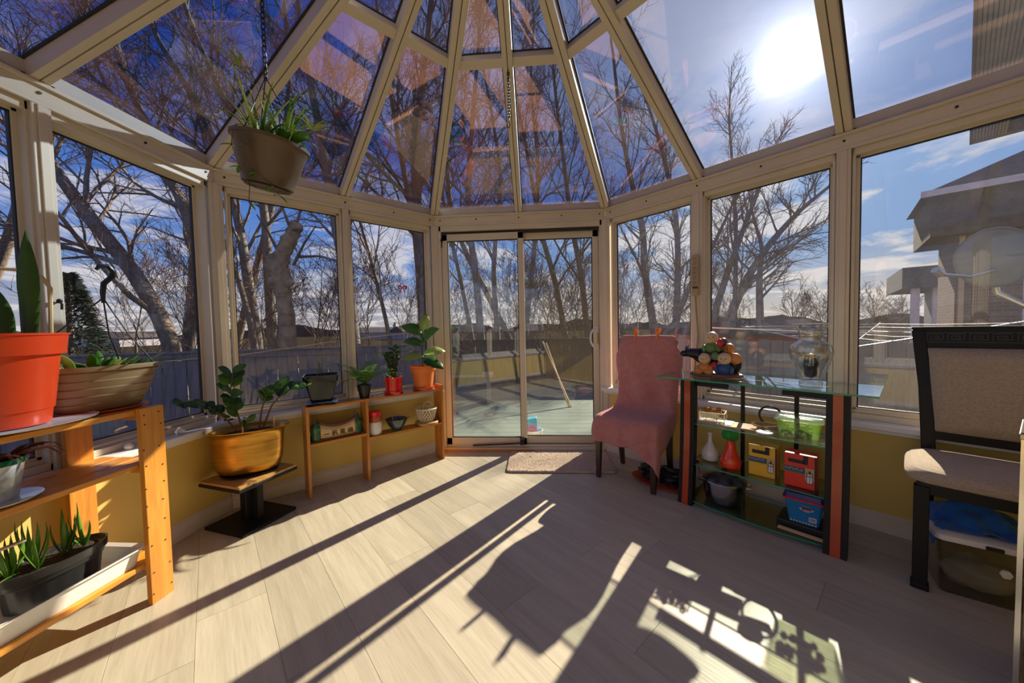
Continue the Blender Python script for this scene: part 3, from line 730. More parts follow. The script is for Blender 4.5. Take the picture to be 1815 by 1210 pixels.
# black square pot
b1 = thing('black_square_pot', 'glossy black square tapered pot with thin green shoots, on the low bookcase', 'potted plant', FWL(-.345+.165-.06, 1.712, ZT+.02), math.radians(30))
mm = rr_lathe(MB(), [(.065, .065, .012, 0), (.098, .098, .014, .145), (.106, .106, .014, .147), (.110, .110, .014, .185), (.102, .102, .012, .185), (.09, .09, .012, .15), (.01, .01, .003, .15)], cap1=True); mm.obj('pot', 'black_glaze', b1)
for k in range(3): MB().tube([(.0+.03*k-.03, .01*k, .15), (.01*k-.02, .01, .21), (.02*k-.03, .0, .24+.03*k)], [.004, .003, .0015], 6).obj('shoot', 'leaf_green', b1)
mm = rr_lathe(MB(), [(.085, .085, .012, 0), (.10, .10, .014, .016), (.096, .096, .013, .016), (.08, .08, .012, .008), (.01, .01, .003, .008)], cap1=True)
tag(mm.obj('saucer', 'black_glaze', None, FWL(-.345+.165-.06, 1.712, ZT-.001), math.radians(30)), 'black square saucer under the glossy black pot on the bookcase', 'saucer')
# fern
fe = thing('potted_fern', 'small green fern in a black plastic pot, on the low bookcase', 'potted plant', FWL(.045, 1.70, ZT))
MB().lathe([(.035, 0), (.048, .085), (.053, .087), (.053, .10), (.047, .10), (.04, .08), (0, .08)], 22).obj('pot', 'black_plastic', fe)
def frond(root, a, L, lift, droop):
    pts = []; p = Vector((0, 0, .09)); n = 12
    for i in range(n+1):
        t = i/n; an = lift - droop*t; pts.append(p.copy()); p = p + Vector((math.cos(a)*math.cos(an), math.sin(a)*math.cos(an), math.sin(an)))*(L/n)
    m_ = MB(); m_.tube(pts, [.0022*(1-.8*i/n) for i in range(n+1)], 4)
    sd = Vector((-math.sin(a), math.cos(a), 0))
    for i in range(2, n):
        t = i/n; wl = .045*math.sin(PI*t**.7)+.006
        for s_ in (-1, 1):
            q = pts[i]; d = (pts[i+1]-pts[i-1]).normalized(); e = q + sd*s_*wl + d*wl*.5 + Vector((0, 0, -.004)); mid = (q+e)/2
            m_.add([q, mid+d*.007, e, mid-d*.007], [(0, 1, 2, 3)])
    m_.obj('frond', 'leaf_fern', root, ang=80)
rr = random.Random(11)
for k in range(22): frond(fe, k*2.399, rr.uniform(.24, .36), rr.uniform(.75, 1.45), rr.uniform(.9, 2.2))
# red pot with jade plant
rp = thing('red_pot_jade', 'small jade plant in a shiny red cylindrical pot, on the low bookcase', 'potted plant', FWL(.275, 1.705, ZT))
MB().lathe([(.062, 0), (.066, .002), (.066, .026), (.063, .028), (.070, .13), (.070, .134), (.064, .134), (.06, .115), (0, .115)], 30).obj('pot', 'red_gloss', rp)
MB().lathe([(.070, 0), (.072, .003), (.073, .022), (.069, .024), (.067, .01)], 30).obj('saucer_base', 'red_gloss', rp)
for k, (a, h, l) in enumerate(((.3, .22, .05), (1.8, .25, .03), (3.3, .19, .06), (4.6, .2, .05), (5.6, .26, .05))):
    pts = [(.01*math.cos(a), .01*math.sin(a), .11), (l*.4*math.cos(a), l*.4*math.sin(a), .11+h*.45), (l*math.cos(a), l*math.sin(a), .11+h)]
    stem_with_leaves(rp, pts, 14, .040, .028, 'leaf_dark', r=.008, seed=20+k, start=.2)
# terracotta pot with rubber plant
tp2 = thing('terracotta_rubber_plant', 'broad-leaved plant in an orange fluted terracotta pot, by the door frame', 'potted plant', FWL(.535, 1.705, ZT))
def flute(a, r, z): return 1+.012*math.cos(a*24) if .03 < z < .15 else 1
MB().lathe([(.070, .02), (.074, .022), (.092, .15), (.096, .152), (.106, .165), (.108, .185), (.112, .188), (.112, .20), (.104, .20), (.098, .17), (0, .17)], 72, fn=flute).obj('pot', 'terracotta_orange', tp2)
MB().lathe([(.075, 0), (.088, .003), (.092, .024), (.086, .024), (.08, .012), (0, .01)], 36).obj('saucer_base', 'terracotta_dark', tp2)
MB().tube([(0, 0, .17), (-.004, 0, .30), (.004, .004, .42), (0, 0, .50)], [.007, .006, .005, .003], 8).obj('stem', 'leaf_dark', tp2)
def ell(t): return math.sin(PI*min(1, t*.97+.02))**.75
for k, (z, a, el, L, wd, mt) in enumerate(((.49, 1.2, 1.2, .14, .05, 'leaf_lime'), (.46, 3.3, .55, .16, .07, 'leaf_green'), (.40, 5.7, .65, .17, .07, 'leaf_green'), (.37, 3.0, .35, .16, .06, 'leaf_green'), (.30, .2, .2, .15, .055, 'leaf_lime'), (.27, 5.4, .05, .17, .06, 'leaf_dark'), (.28, 3.5, .0, .15, .05, 'leaf_lime'), (.24, 6.0, -.2, .16, .06, 'leaf_dark'))):
    L *= 1.25; wd *= 1.7
    leafobj('leaf', mt, tp2, (.004, .002, z), (math.cos(a)*math.cos(el), math.sin(a)*math.cos(el), math.sin(el)), (.3, -.7, .75) if el < 1 else (.2, -1, .2), L, wd, droop=.7, fold=.25, n=8, shape=ell)

# ornament: carved boat-like plaque between two jade-green stumps
orn = thing('carved_ornament', 'carved ornament with green glazed end posts and a tan scroll bearing dark characters', 'ornament', FWL(-.155, 1.70, ZL), H45)
for xx, h in ((-.135, .135), (.135, .150)):
    m_ = MB(); m_.lathe([(.036, 0), (.042, .02), (.034, .06), (.040, .09), (.024, .115), (.010, h)], 12, (xx, 0, 0), 1, .9, cap1=True, fn=lambda a, r, z: 1+.10*math.sin(a*3+z*50)); m_.obj('end_post', 'jade_green', orn)
    m_ = MB(); m_.lathe([(.009, h-.03), (.011, h), (.007, h+.02)], 8, (xx-.01, .0, 0), cap1=True); m_.obj('stump_tip', 'fig_brown', orn)
rows = []
for i in range(13):
    t = i/12; x_ = -.115+.23*t; sag = .03*(2*t-1)**2; rows.append([(x_, -.030, .012+sag*.2), (x_, -.034, .05+sag*.6), (x_, -.026, .085+sag)])
m_ = MB(); m_.grid(rows); m_.obj('scroll', 'bamboo_pale', orn, thick=.012)
m_ = MB(); m_.tube([(-.12+.02*i, -.018, .095+.03*((i-6)/6)**2) for i in range(13)], .012, 8); m_.obj('scroll_roll', 'fig_brown', orn)
sbox('plinth', 'fig_brown', (-.14, .14, -.04, .035, 0, .014), orn, bevel=.004)
try:
    for i, ch in enumerate('一帆風順'):
        cu = bpy.data.curves.new('glyph', 'FONT'); cu.body = ch; cu.size = .042; cu.extrude = .001; cu.align_x = 'CENTER'
        tmp = bpy.data.objects.new('glyph', cu); COL.objects.link(tmp); me = bpy.data.meshes.new_from_object(tmp); bpy.data.objects.remove(tmp, do_unlink=True); bpy.data.curves.remove(cu)
        me.materials.clear(); me.materials.append(MATS['ink_black']); me.name = 'character'
        co_ = bpy.data.objects.new('character', me); COL.objects.link(co_); co_.parent = orn
        co_.location = (-.078+.052*i, -.0415, .026); co_.rotation_euler = (PI/2, 0, 0)
except Exception as ex: print('font', ex)
# candle jar
cj = thing('candle_jar', 'round jar with shiny red top and white swirled lower half, on the bookcase shelf', 'jar', FWL(.115, 1.695, ZR))
MB().lathe([(.040, 0), (.046, .006), (.050, .03), (.049, .07), (.045, .095), (.044, .10)], 36, fn=lambda a, r, z: 1+.02*math.sin(a*9+z*70), cap1=True).obj('body', 'white_ceramic', cj)
MB().lathe([(.0455, .098), (.0465, .10), (.0465, .145), (.044, .147)], 36, cap1=True).obj('band', 'desk_red', cj)
MB().lathe([(.0435, .145), (.049, .148), (.050, .175), (.046, .18), (.038, .176), (0, .174)], 36).obj('lid', 'red_gloss', cj)
# bowl
bw = thing('ceramic_bowl', 'dark blue-green leaf-edged ceramic bowl between red jar and woven basket', 'bowl', FWL(.285, 1.695, ZR))
MB().lathe([(.034, 0), (.036, .008), (.060, .035), (.075, .07), (.082, .09), (.078, .09), (.066, .06), (.02, .015), (0, .014)], 40, fn=lambda a, r, z: 1+(.06*math.sin(a*7) if z > .06 else .02*math.sin(a*7))).obj('body', 'ceramic_blue', bw)
for k in range(4): leafobj('dry_leaf', 'leaf_red', bw, (.02*k-.03, .01, .05), (.6*(1 if k > 1 else -1), .2*k-.3, .5), (0, 0, 1), .09, .035, droop=.6)
MB().tube([(-.03, 0, .04), (-.032, 0, .115)], .003, 6).obj('stick', 'bamboo_pale', bw)
# wooden disc and woven basket
tag(MB().lathe([(.088, 0), (.096, .004), (.097, .02), (.092, .024), (0, .024)], 40).obj('wooden_board', 'oak_top', None, FWL(.545, 1.685, ZR)), 'round wooden board under the white woven basket', 'board')
wb = thing('woven_basket', 'small white woven basket with open lattice sides and loop handle', 'basket', FWL(.545, 1.69, ZR+.024))
def bk(t): return .058+.028*t**.7
m_ = MB()
for s_ in (-1, 1):
    for k in range(20):
        a0 = 2*PI*k/20; m_.tube([(bk(t/6)*math.cos(a0+s_*.75*t/6), bk(t/6)*math.sin(a0+s_*.75*t/6), .006+.10*t/6) for t in range(7)], .0032, 5)
m_.obj('lattice', 'rattan_white', wb)
MB().tube([(bk(1)*1.02*math.cos(a*PI/16), bk(1)*1.02*math.sin(a*PI/16), .108) for a in range(32)], .006, 7, close=True).obj('rim', 'rattan_white', wb)
MB().lathe([(.058, 0), (.06, .006), (0, .007)], 30).obj('base', 'rattan_white', wb)
MB().tube([(.0+.04*math.cos(PI*i/10), .05, .108+.045*math.sin(PI*i/10)) for i in range(11)], .005, 7).obj('handle', 'rattan_white', wb)
# ---- door mat
rr = random.Random(21)
rows = []
nx_, ny_ = 110, 58
hx, hy, rc = .432, .222, .05
for i in range(nx_+1):
    row = []
    for j in range(ny_+1):
        x = -hx+2*hx*i/nx_; y = -hy+2*hy*j/ny_
        ex, ey = max(abs(x)-(hx-rc), 0), max(abs(y)-(hy-rc), 0); e = math.hypot(ex, ey)
        if e > rc: x -= math.copysign(ex*(1-rc/e), x); y -= math.copysign(ey*(1-rc/e), y)
        edge = i in (0, nx_) or j in (0, ny_) or e >= rc*.985
        row.append((x, y, .002 if edge else .015+rr.uniform(-.0035, .0045)))
    rows.append(row)
mt_ = thing('door_mat', 'beige shaggy rectangular mat with rounded corners in front of the glass door', 'mat', (.312, 1.568, 0))
m_ = MB(); m_.grid(rows); m_.obj('pile', 'mat_shag', mt_, ang=60)
MB().prism(rrect(hx, hy, rc), 0.0005, .004).obj('backing', 'brown_plastic', mt_, smooth=False)

# ---- pink towel-covered chair
ch = thing('towel_covered_chair', 'high-backed dining chair draped with a dusty pink towel, dark wooden legs', 'chair', (.892, 1.338, 0), math.radians(-40.5))
for x_, y_ in ((-.205, -.215), (.205, -.215), (-.19, .20), (.19, .20)):
    yb = y_+.055 if y_ > 0 else y_-.012
    m_ = MB(); t_, b_ = .023, .016
    def ring(cx, cy, z, h): return [(cx-h, cy-h, z), (cx+h, cy-h, z), (cx+h, cy+h, z), (cx-h, cy+h, z)]
    lv = [(x_, yb, 0, b_), (x_, (yb+y_*2)/3, .17, .020), (x_, y_, .36, t_)]
    vs = []
    for a in lv: vs += ring(*a)
    fs = [(3, 2, 1, 0), (8, 9, 10, 11)]
    for i in range(2):
        for k in range(4): fs.append((i*4+k, i*4+(k+1) % 4, i*4+4+(k+1) % 4, i*4+4+k))
    m_.add(vs, fs); m_.obj('leg', 'dark_wood', ch, smooth=False, bevel=.004)
m_ = rr_lathe(MB(), [(.222, .225, .03, .335), (.232, .235, .04, .36), (.232, .235, .05, .43), (.215, .215, .06, .455), (.12, .12, .05, .462)], cap1=True); m_.obj('seat', 'pink_towel', ch)
m_ = MB(); Mx = Matrix.Rotation(math.radians(-7), 4, 'X'); m_.cbox((0, .265, .72), (.405, .055, .60), Mx); m_.obj('backrest', 'pink_towel', ch, smooth=False, bevel=.02)
# towel: one sheet over the back, the seat and the front edge
prof = [(.345, .62), (.345, .80), (.34, .95), (.33, 1.03), (.315, 1.043), (.295, 1.045), (.275, 1.036), (.265, 1.00), (.255, .92), (.245, .82), (.232, .70), (.218, .60), (.20, .53), (.17, .49), (.12, .474), (.02, .472), (-.10, .471), (-.19, .466), (-.232, .448), (-.250, .41), (-.254, .36), (-.256, .31), (-.257, .275)]
rows = []; rr = random.Random(4)
for i, (py, pz) in enumerate(prof):
    back = pz > .5; row = []
    hw = .205 if i > 3 and back else .21
    if 8 <= i <= 11: hw = .205
    if not back: hw = .235
    ncol = 17
    for j in range(-3, ncol+3):
        u = -1+2*min(max(j, 0), ncol-1)/(ncol-1); x = u*hw; y, z = py, pz
        f = 0
        if j < 0: f = -j
        if j >= ncol: f = j-ncol+1
        sg = -1 if j < 0 else 1
        if f:
            if back and i >= 4:
                drop = [.0, .02, .05, .08][f]*(1.0 if pz > .8 else .6)
                flare = .024*f*max(0, 1-abs(pz-.86)/.16)
                x += sg*(.004*f+flare); y += drop*.8; z -= .02*f if pz > .95 else 0
                if sg > 0 and pz < .8: x += .006*f; y += .01*f
            elif back: x += sg*.004*f; y -= .01*f
            else:
                ln = .03 if sg < 0 else .045
                if sg > 0: ln += .030*max(0, min(1, (-py)/.2))
                x += sg*(.010*min(f, 1)+.004*math.sin(i*1.7)*f); z -= ln*f
                if py <= -.24: z += .015*f
                if sg > 0 and py <= -.24: z -= (.12*(i-18)/4 if i >= 19 else 0)-.05*f+.03*f; y += .028*f; x -= .004*f
        elif back and i >= 7:
            amp = max(.15, min(1.0, (1.0-pz)/.25)); y += -(.020*math.sin(x*30+pz*13)+.034*max(0, math.sin(x*14-pz*8+.6))**2)*amp
        elif i >= 19:
            dn = max(0.0, (x-.09)/.145); y += (.010*math.sin(x*40)+.014*dn*math.sin(x*70))*(i-18)/4*1.5-.006; z += .004*math.sin(x*25)-.12*dn*(i-18)/4
        else: z += .002*math.sin(x*30+py*20)
        row.append((x, y, z))
    rows.append(row)
m_ = MB(); m_.grid(rows); m_.obj('towel', 'pink_towel', ch, ang=80, thick=.005, sub=1)
def peg(x, tilt, lab):
    p = thing('clothes_peg', lab, 'clothes peg', CHM @ Vector((x, .30, 1.046)), math.radians(-40.5), 'orange pegs on the pink towel')
    for s_ in (-1, 1):
        m_ = MB(); m_.add([(-.008+tilt, s_*.012-.004, .055), (.008+tilt, s_*.012-.004, .055), (.007, s_*.009-.004, .0), (-.007, s_*.009-.004, .0), (-.006, s_*.022-.004, -.03), (.006, s_*.022-.004, -.03), (-.008+tilt, s_*.018-.004, .055), (.008+tilt, s_*.018-.004, .055), (.007, s_*.015-.004, .0), (-.007, s_*.015-.004, .0), (-.006, s_*.027-.004, -.03), (.006, s_*.027-.004, -.03)],
                          [(0, 1, 2, 3), (3, 2, 5, 4), (7, 6, 9, 8), (8, 9, 10, 11), (0, 3, 9, 6), (3, 4, 10, 9), (1, 7, 8, 2), (2, 8, 11, 5), (0, 6, 7, 1), (4, 5, 11, 10)]); m_.obj('prong', 'orange_peg', p, smooth=False)
    MB().tube([(-.009, -.004, .012), (.009, -.004, .012)], .008, 10).obj('spring', 'steel', p)
ch.scale = (1, .74, 1); ch.location = (.892-.065*.65, 1.338-.065*.76, 0)
CHM = Matrix.Translation(ch.location) @ Matrix.Rotation(math.radians(-40.5), 4, 'Z') @ Matrix.Diagonal((1, .74, 1, 1))
peg(-.085, -.004, 'upright orange clothes peg on the pink towel, nearer the door'); peg(.085, .014, 'tilted orange clothes peg on the pink towel, nearer the glass table')
# bag on a red tray under the chair
tp3 = atz(1165, 852, 0)
tag(MB().lathe([(.17, 0), (.20, .004), (.215, .018), (.208, .018), (.19, .008), (0, .006)], 40, sx=1.05, sy=.62).obj('oval_tray', 'terracotta_dark', None, (1.02, 1.20, .0005), math.radians(-42)), 'dark red oval tray on the floor under the pink chair', 'tray')
bg_ = thing('black_bag', 'crumpled black plastic bag lying on the red tray under the pink chair', 'bag', (1.03, 1.21, .008), math.radians(-42))
def lump(rx, ry, rz, seed, amp=.25, n=30, m=16, c=(0, 0, 0)):
    q = random.Random(seed); ph = [(q.uniform(1, 7), q.uniform(0, 6), q.uniform(1, 7), q.uniform(0, 6)) for _ in range(7)]
    M_ = MB(); M_.ball((0, 0, 0), 1.0, n, m); vs = []
    for x, y, z in M_.v:
        k = 1+amp*sum(math.sin(a*math.atan2(y, x)+b+2*z)*math.cos(c_*z*2+d) for a, b, c_, d in ((int(p[0]), p[1], p[2], p[3]) for p in ph))/3
        vs.append((c[0]+x*rx*k, c[1]+y*ry*k, max(c[2]+z*rz*k, 0)))
    M_.v = vs; return M_
lump(.155, .075, .055, 3, .45, 40, 20, (0, 0, .04)).obj('bag_body', 'black_bag', bg_, ang=70)
lump(.05, .05, .05, 8, .4, 24, 12, (-.12, 0, .045)).obj('bag_knot', 'black_bag', bg_, ang=70)

# ---- glass console table
DZ = .785
dk = thing('glass_console_table', 'glass console table with green-edged top and black and red legs', 'table', RW(.43, 1.425), -H45)
def gl_shelf(nm, x0, x1, y0, y1, z, th, mat, edge=True, rad=0.0):
    if rad:
        n = 14; pts = [(x1, y1), (x0, y1)] + [(x0+(x1-x0)*i/n, y0-rad*math.sin(PI*i/n)) for i in range(n+1)]; pts = pts[::-1]
        pts = [(x, y) for x, y in pts]
        pts = [(x0+(x1-x0)*i/n, y0-rad*math.sin(PI*i/n)) for i in range(n+1)] + [(x1, y1), (x0, y1)]
    else: pts = [(x0, y0), (x1, y0), (x1, y1), (x0, y1)]
    m_ = MB(); m_.prism(pts, z, z+th); g = m_.obj(nm, mat, dk, smooth=False)
    if edge:
        m_ = MB(); k = len(pts)
        for i in range(k):
            a, b = Vector((*pts[i], z+th/2)), Vector((*pts[(i+1) % k], z+th/2)); m_.bar(a, b, .0022, th*.92)
        m_.obj('polished_edge', 'glass_edge', g, smooth=False)
    return g
gl_shelf('glass_top', -.535, .500, -.012, .375, DZ-.010, .010, 'desk_glass')
gl_shelf('glass_shelf', -.335, .372, .01, .275, .500, .007, 'desk_glass')
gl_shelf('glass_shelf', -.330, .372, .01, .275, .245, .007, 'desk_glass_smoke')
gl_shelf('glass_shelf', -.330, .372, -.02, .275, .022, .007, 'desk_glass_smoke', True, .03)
def leg(x0, x1):
    def strip(nm, xa, xb, mat, dy, par):
        rows_f = []; n = 10; m_ = MB(); vs = []
        for i in range(n+1):
            t = i/n; z = t*(DZ-.0115); fr_ = -.045*(1-t)**2.2
            vs += [(xa, fr_+dy, z), (xb, fr_+dy, z), (xb, fr_+.05-dy, z), (xa, fr_+.05-dy, z)]
        fs = [(3, 2, 1, 0), (n*4, n*4+1, n*4+2, n*4+3)]
        for i in range(n):
            for k in range(4): fs.append((i*4+k, i*4+(k+1) % 4, i*4+4+(k+1) % 4, i*4+4+k))
        m_.add(vs, fs); return m_.obj(nm, mat, par, ang=40)
    w_ = x1-x0
    l = strip('leg', x0, x1, 'black_wood', 0, dk); strip('leg_inlay', x0+w_*.30, x1-w_*.27, 'desk_red', -.004, l)
leg(-.372, -.288); leg(.322, .408)
for xx in (-.11, .16): board('back_post', 'black_wood', (xx, .30, .388), (.020, .020, .772), dk)
board('rail', 'black_wood', (.018, .30, .750), (.60, .020, .035), dk); board('rail', 'black_wood', (-.20, .03, .757), (.18, .02, .030), dk); board('rail', 'black_wood', (.235, .03, .757), (.18, .02, .030), dk)
m_ = MB()
for zz_ in (.512, .257):
    for x_ in (-.30, .335):
        m_.tube([(x_-.02, .06, zz_), (x_+.02, .06, zz_)], .008, 8)
m_.obj('shelf_clip', 'steel', dk)
for x_, y0 in ((-.33, .05), (.365, .05)): board('side_rail', 'black_wood', (x_, .17, .012), (.03, .30, .02), dk)

# figurine group
fpos = onp(1268, 655, 1/R2, 1/R2, 1.63); fpos.z = DZ
fg = thing('figurine_group', 'ceramic figurine of piled-up round-headed children with a black ox, on the glass table', 'figurine', fpos, math.radians(-35))
m_ = MB(); m_.lathe([(.14, 0), (.15, .006), (.145, .02), (.12, .028)], 26, sx=1, sy=.48, cap1=True, fn=lambda a, r, z: 1+.05*math.sin(a*5)); m_.obj('base', 'fig_brown', fg)
m_ = MB(); m_.ball((-.04, .02, .13), (.10, .05, .06)); m_.tube([(-.10, .01, .14), (-.15, .0, .15), (-.175, -.005, .145)], [.04, .03, .022], 12); m_.ball((-.18, -.01, .145), (.028, .024, .022)); m_.ball((.10, .03, .08), (.04, .04, .06)); m_.obj('ox_body', 'black_bag', fg)
for s_ in (-1, 1): MB().tube([(-.165, s_*.018, .165), (-.17, s_*.03, .18), (-.165, s_*.034, .20)], [.006, .005, .002], 7).obj('ox_horn', 'black_metal', fg)
def kid(x, y, z, r, body, face='skin_cream', turn=0, cap='ink_black'):
    MB().ball((x, y, z), (r*1.05, r, r*.95), 16, 10).obj('body', body, fg)
    h = (x, y-.008, z+r*1.55); MB().ball(h, r*.92, 18, 12).obj('head', face, fg)
    MB().ball((h[0]+.002, h[1]+.01, h[2]+r*.62), (r*.5, r*.45, r*.36), 12, 8).obj('hair', cap, fg)
    m_ = MB()
    for s_ in (-1, 1): m_.ball((h[0]+s_*r*.32, h[1]-r*.86, h[2]+r*.05), (r*.09, r*.06, r*.09), 6, 5)
    m_.obj('eyes', 'ink_black', fg)
    MB().ball((h[0], h[1]-r*.93, h[2]-r*.12), r*.12, 7, 5).obj('nose', 'fig_orange', fg)
    for s_ in (-1, 1): MB().ball((x+s_*r*.95, y-.02, z-r*.1), (r*.34, r*.4, r*.6), 9, 7).obj('arm', body, fg)
kid(-.055, -.03, .055, .040, 'fig_orange'); kid(.055, -.035, .055, .042, 'fig_blue'); kid(-.02, .0, .185, .042, 'fig_green')
kid(.075, .01, .13, .034, 'fig_orange', 'fig_orange', cap='fig_brown'); kid(.045, .0, .185, .026, 'fig_brown', 'fig_brown')
MB().ball((.005, -.045, .135), (.024, .016, .026)).obj('melon', 'fig_green', fg)
MB().ball((-.0, -.045, .075), (.022, .02, .025)).obj('red_bundle', 'fig_red', fg); MB().ball((.03, -.03, .215), (.018, .02, .03)).obj('red_sleeve', 'fig_red', fg)
MB().ball((.11, -.01, .12), (.035, .03, .035)).obj('basket', 'fig_orange', fg)
for x_ in (-.085, -.03): MB().ball((x_, -.055, .035), (.026, .024, .020)).obj('foot', 'fig_orange', fg)

# glass vase with dark stone
vp = onp(1437, 660, 1/R2, 1/R2, 1.64); vp.z = DZ
va = thing('glass_vase', 'clear glass urn vase with flared neck and a dark stone inside, on the glass table', 'vase', vp); va.scale = (.80, .80, 1.16)
vprof = [(.062, 0), (.064, .012), (.052, .02), (.066, .04), (.092, .08), (.113, .125), (.118, .155), (.110, .182), (.082, .198), (.068, .206), (.064, .228), (.071, .252), (.094, .278), (.102, .284)]
m_ = MB(); m_.lathe(vprof + [(r-.004, z) for r, z in reversed(vprof[3:])] + [(.05, .028), (0, .028)], 44); m_.obj('body', 'vase_glass', va)
MB().tube([(.102*math.cos(a*PI/18), .102*math.sin(a*PI/18), .284) for a in range(36)], .003, 6, close=True).obj('lip', 'white_ceramic', va)
MB().lathe([(.060, .001), (.063, .012), (.052, .016)], 36, cap1=True).obj('foot', 'vase_glass', va)
lump(.042, .040, .058, 14, .10, 18, 12, (0, 0, .056)).obj('stone', 'black_bag', va, (.0, 0, .030))

# things on the upper glass shelf
Z1 = .5075
def sh(u, v, z): p = atz(u, v, z); return p
def SP(s, t, z): return RW(s, t, z)
bmat = thing('folded_cardboard', 'flat brown cardboard piece with cream sheet on the upper glass shelf', 'cardboard', SP(.285, 1.545, Z1), -H45+.12)
sbox('sheet', 'paper_tan', [(-.17, .15, -.065, .065, 0, .006)], bmat); sbox('flap', 'rattan_white', [(-.16, .03, -.05, .06, .006, .010)], bmat)
gb = thing('glass_snack_box', 'small glass box heaped with dried brown peel, standing on the cardboard', 'box', SP(.205, 1.55, Z1+.011), -H45+.2)
m_ = MB(); hx_, hy_, hz_ = .068, .05, .055
for a, b in (((-1, -1, 0), (1, -1, 0)), ((1, -1, 0), (1, 1, 0)), ((1, 1, 0), (-1, 1, 0)), ((-1, 1, 0), (-1, -1, 0))):
    for z in (0.003, hz_): m_.bar((a[0]*hx_, a[1]*hy_, z), (b[0]*hx_, b[1]*hy_, z), .004, .004)
for x_, y_ in ((-1, -1), (1, -1), (1, 1), (-1, 1)): m_.bar((x_*hx_, y_*hy_, 0), (x_*hx_, y_*hy_, hz_), .004, .004, (1, 0, 0))
m_.obj('edges', 'steel', gb, smooth=False)
m_ = MB(); m_.box(-hx_, hx_, -hy_-.001, -hy_+.001, 0, hz_).box(-hx_, hx_, hy_-.001, hy_+.001, 0, hz_).box(-hx_-.001, -hx_+.001, -hy_, hy_, 0, hz_).box(hx_-.001, hx_+.001, -hy_, hy_, 0, hz_); m_.obj('panes', 'vase_glass', gb, smooth=False)
q = random.Random(2); m_ = MB()
for k in range(120):
    z = .006+.06*q.random()**.8; x_ = q.uniform(-.055, .055); y_ = q.uniform(-.04, .04); d = Vector((q.uniform(-1, 1), q.uniform(-1, 1), q.uniform(-.4, .6))).normalized()*.012
    m_.tube([(x_-d.x, y_-d.y, z-d.z+.006), (x_, y_, z+.004+.006), (x_+d.x, y_+d.y, z+d.z+.006)], .004, 4)
tag(m_.obj('dried_peel', 'snack_brown', gb), kind='stuff')
hoop_p = SP(.475, 1.68, Z1+.062)
m_ = MB(); m_.tube([(.056*math.cos(a*PI/16), 0, .056*math.sin(a*PI/16)) for a in range(32)], .006, 8, close=True)
tag(m_.obj('hoop', 'black_plastic', None, hoop_p, -H45), 'black round hoop standing upright at the back of the upper glass shelf', 'hoop')
m_ = MB()
for k in range(4): m_.tube([(.055*math.cos(a)*(1+.06*k), .022*math.sin(a)+.004*k, .005+.018*abs(math.sin(a/2+.3*k))+.004*k) for a in [i*PI/7 for i in range(14)]], .004, 6, close=True)
tag(m_.obj('rope_coil', 'rope_twine', None, SP(.475, 1.56, Z1+.002), -H45+.2), 'loose coil of brown rope beside the green food box', 'rope')
tag(MB().lathe([(.036, 0), (.040, .003), (.040, .010), (.036, .012), (0, .012)], 28).obj('white_coaster', 'white_plastic', None, SP(.49, 1.485, Z1)), 'small round white disc at the front of the upper glass shelf', 'coaster')
gc = thing('green_food_box', 'translucent green plastic food container with clip lid on the upper glass shelf', 'container', SP(.625, 1.575, Z1), -H45+.10)
rr_lathe(MB(), [(.085, .06, .02, 0), (.096, .070, .022, .085), (.092, .067, .02, .083), (.082, .057, .018, .004), (.01, .01, .004, .004)], cap1=True).obj('body', 'green_plastic', gc)
rr_lathe(MB(), [(.098, .073, .024, .086), (.106, .080, .026, .088), (.106, .080, .026, .098), (.095, .068, .02, .104), (.02, .02, .005, .102)], cap1=True).obj('lid', 'green_plastic', gc)
q = random.Random(9); m_ = MB()
for k in range(40): m_.ball((q.uniform(-.065, .065), q.uniform(-.04, .04), q.uniform(.014, .065)), q.uniform(.008, .013), 7, 5)
tag(m_.obj('filling', 'leaf_rib', gc), kind='stuff')
# middle shelf
Z2 = .2525
wv = thing('white_bud_vase', 'white ceramic bulb vase with narrow neck on the middle glass shelf', 'vase', SP(.185, 1.56, Z2))
MB().lathe([(.030, 0), (.046, .012), (.052, .04), (.046, .068), (.024, .10), (.013, .125), (.011, .16), (.016, .185), (.012, .185), (.008, .15), (0, .14)], 30).obj('body', 'white_ceramic', wv)
gd = thing('gourd_bottle', 'glossy red gourd-shaped bottle with green top on the middle glass shelf', 'bottle', SP(.315, 1.515, Z2))
MB().lathe([(.034, 0), (.052, .014), (.056, .045), (.046, .075), (.030, .105), (.026, .14), (.022, .165), (.012, .178)], 30, cap1=True).obj('body', 'gourd_red', gd)
MB().lathe([(.016, .168), (.036, .178), (.044, .205), (.034, .232), (.01, .24)], 20, cap1=True, fn=lambda a, r, z: 1+.12*math.sin(a*5)).obj('top', 'gourd_green', gd)
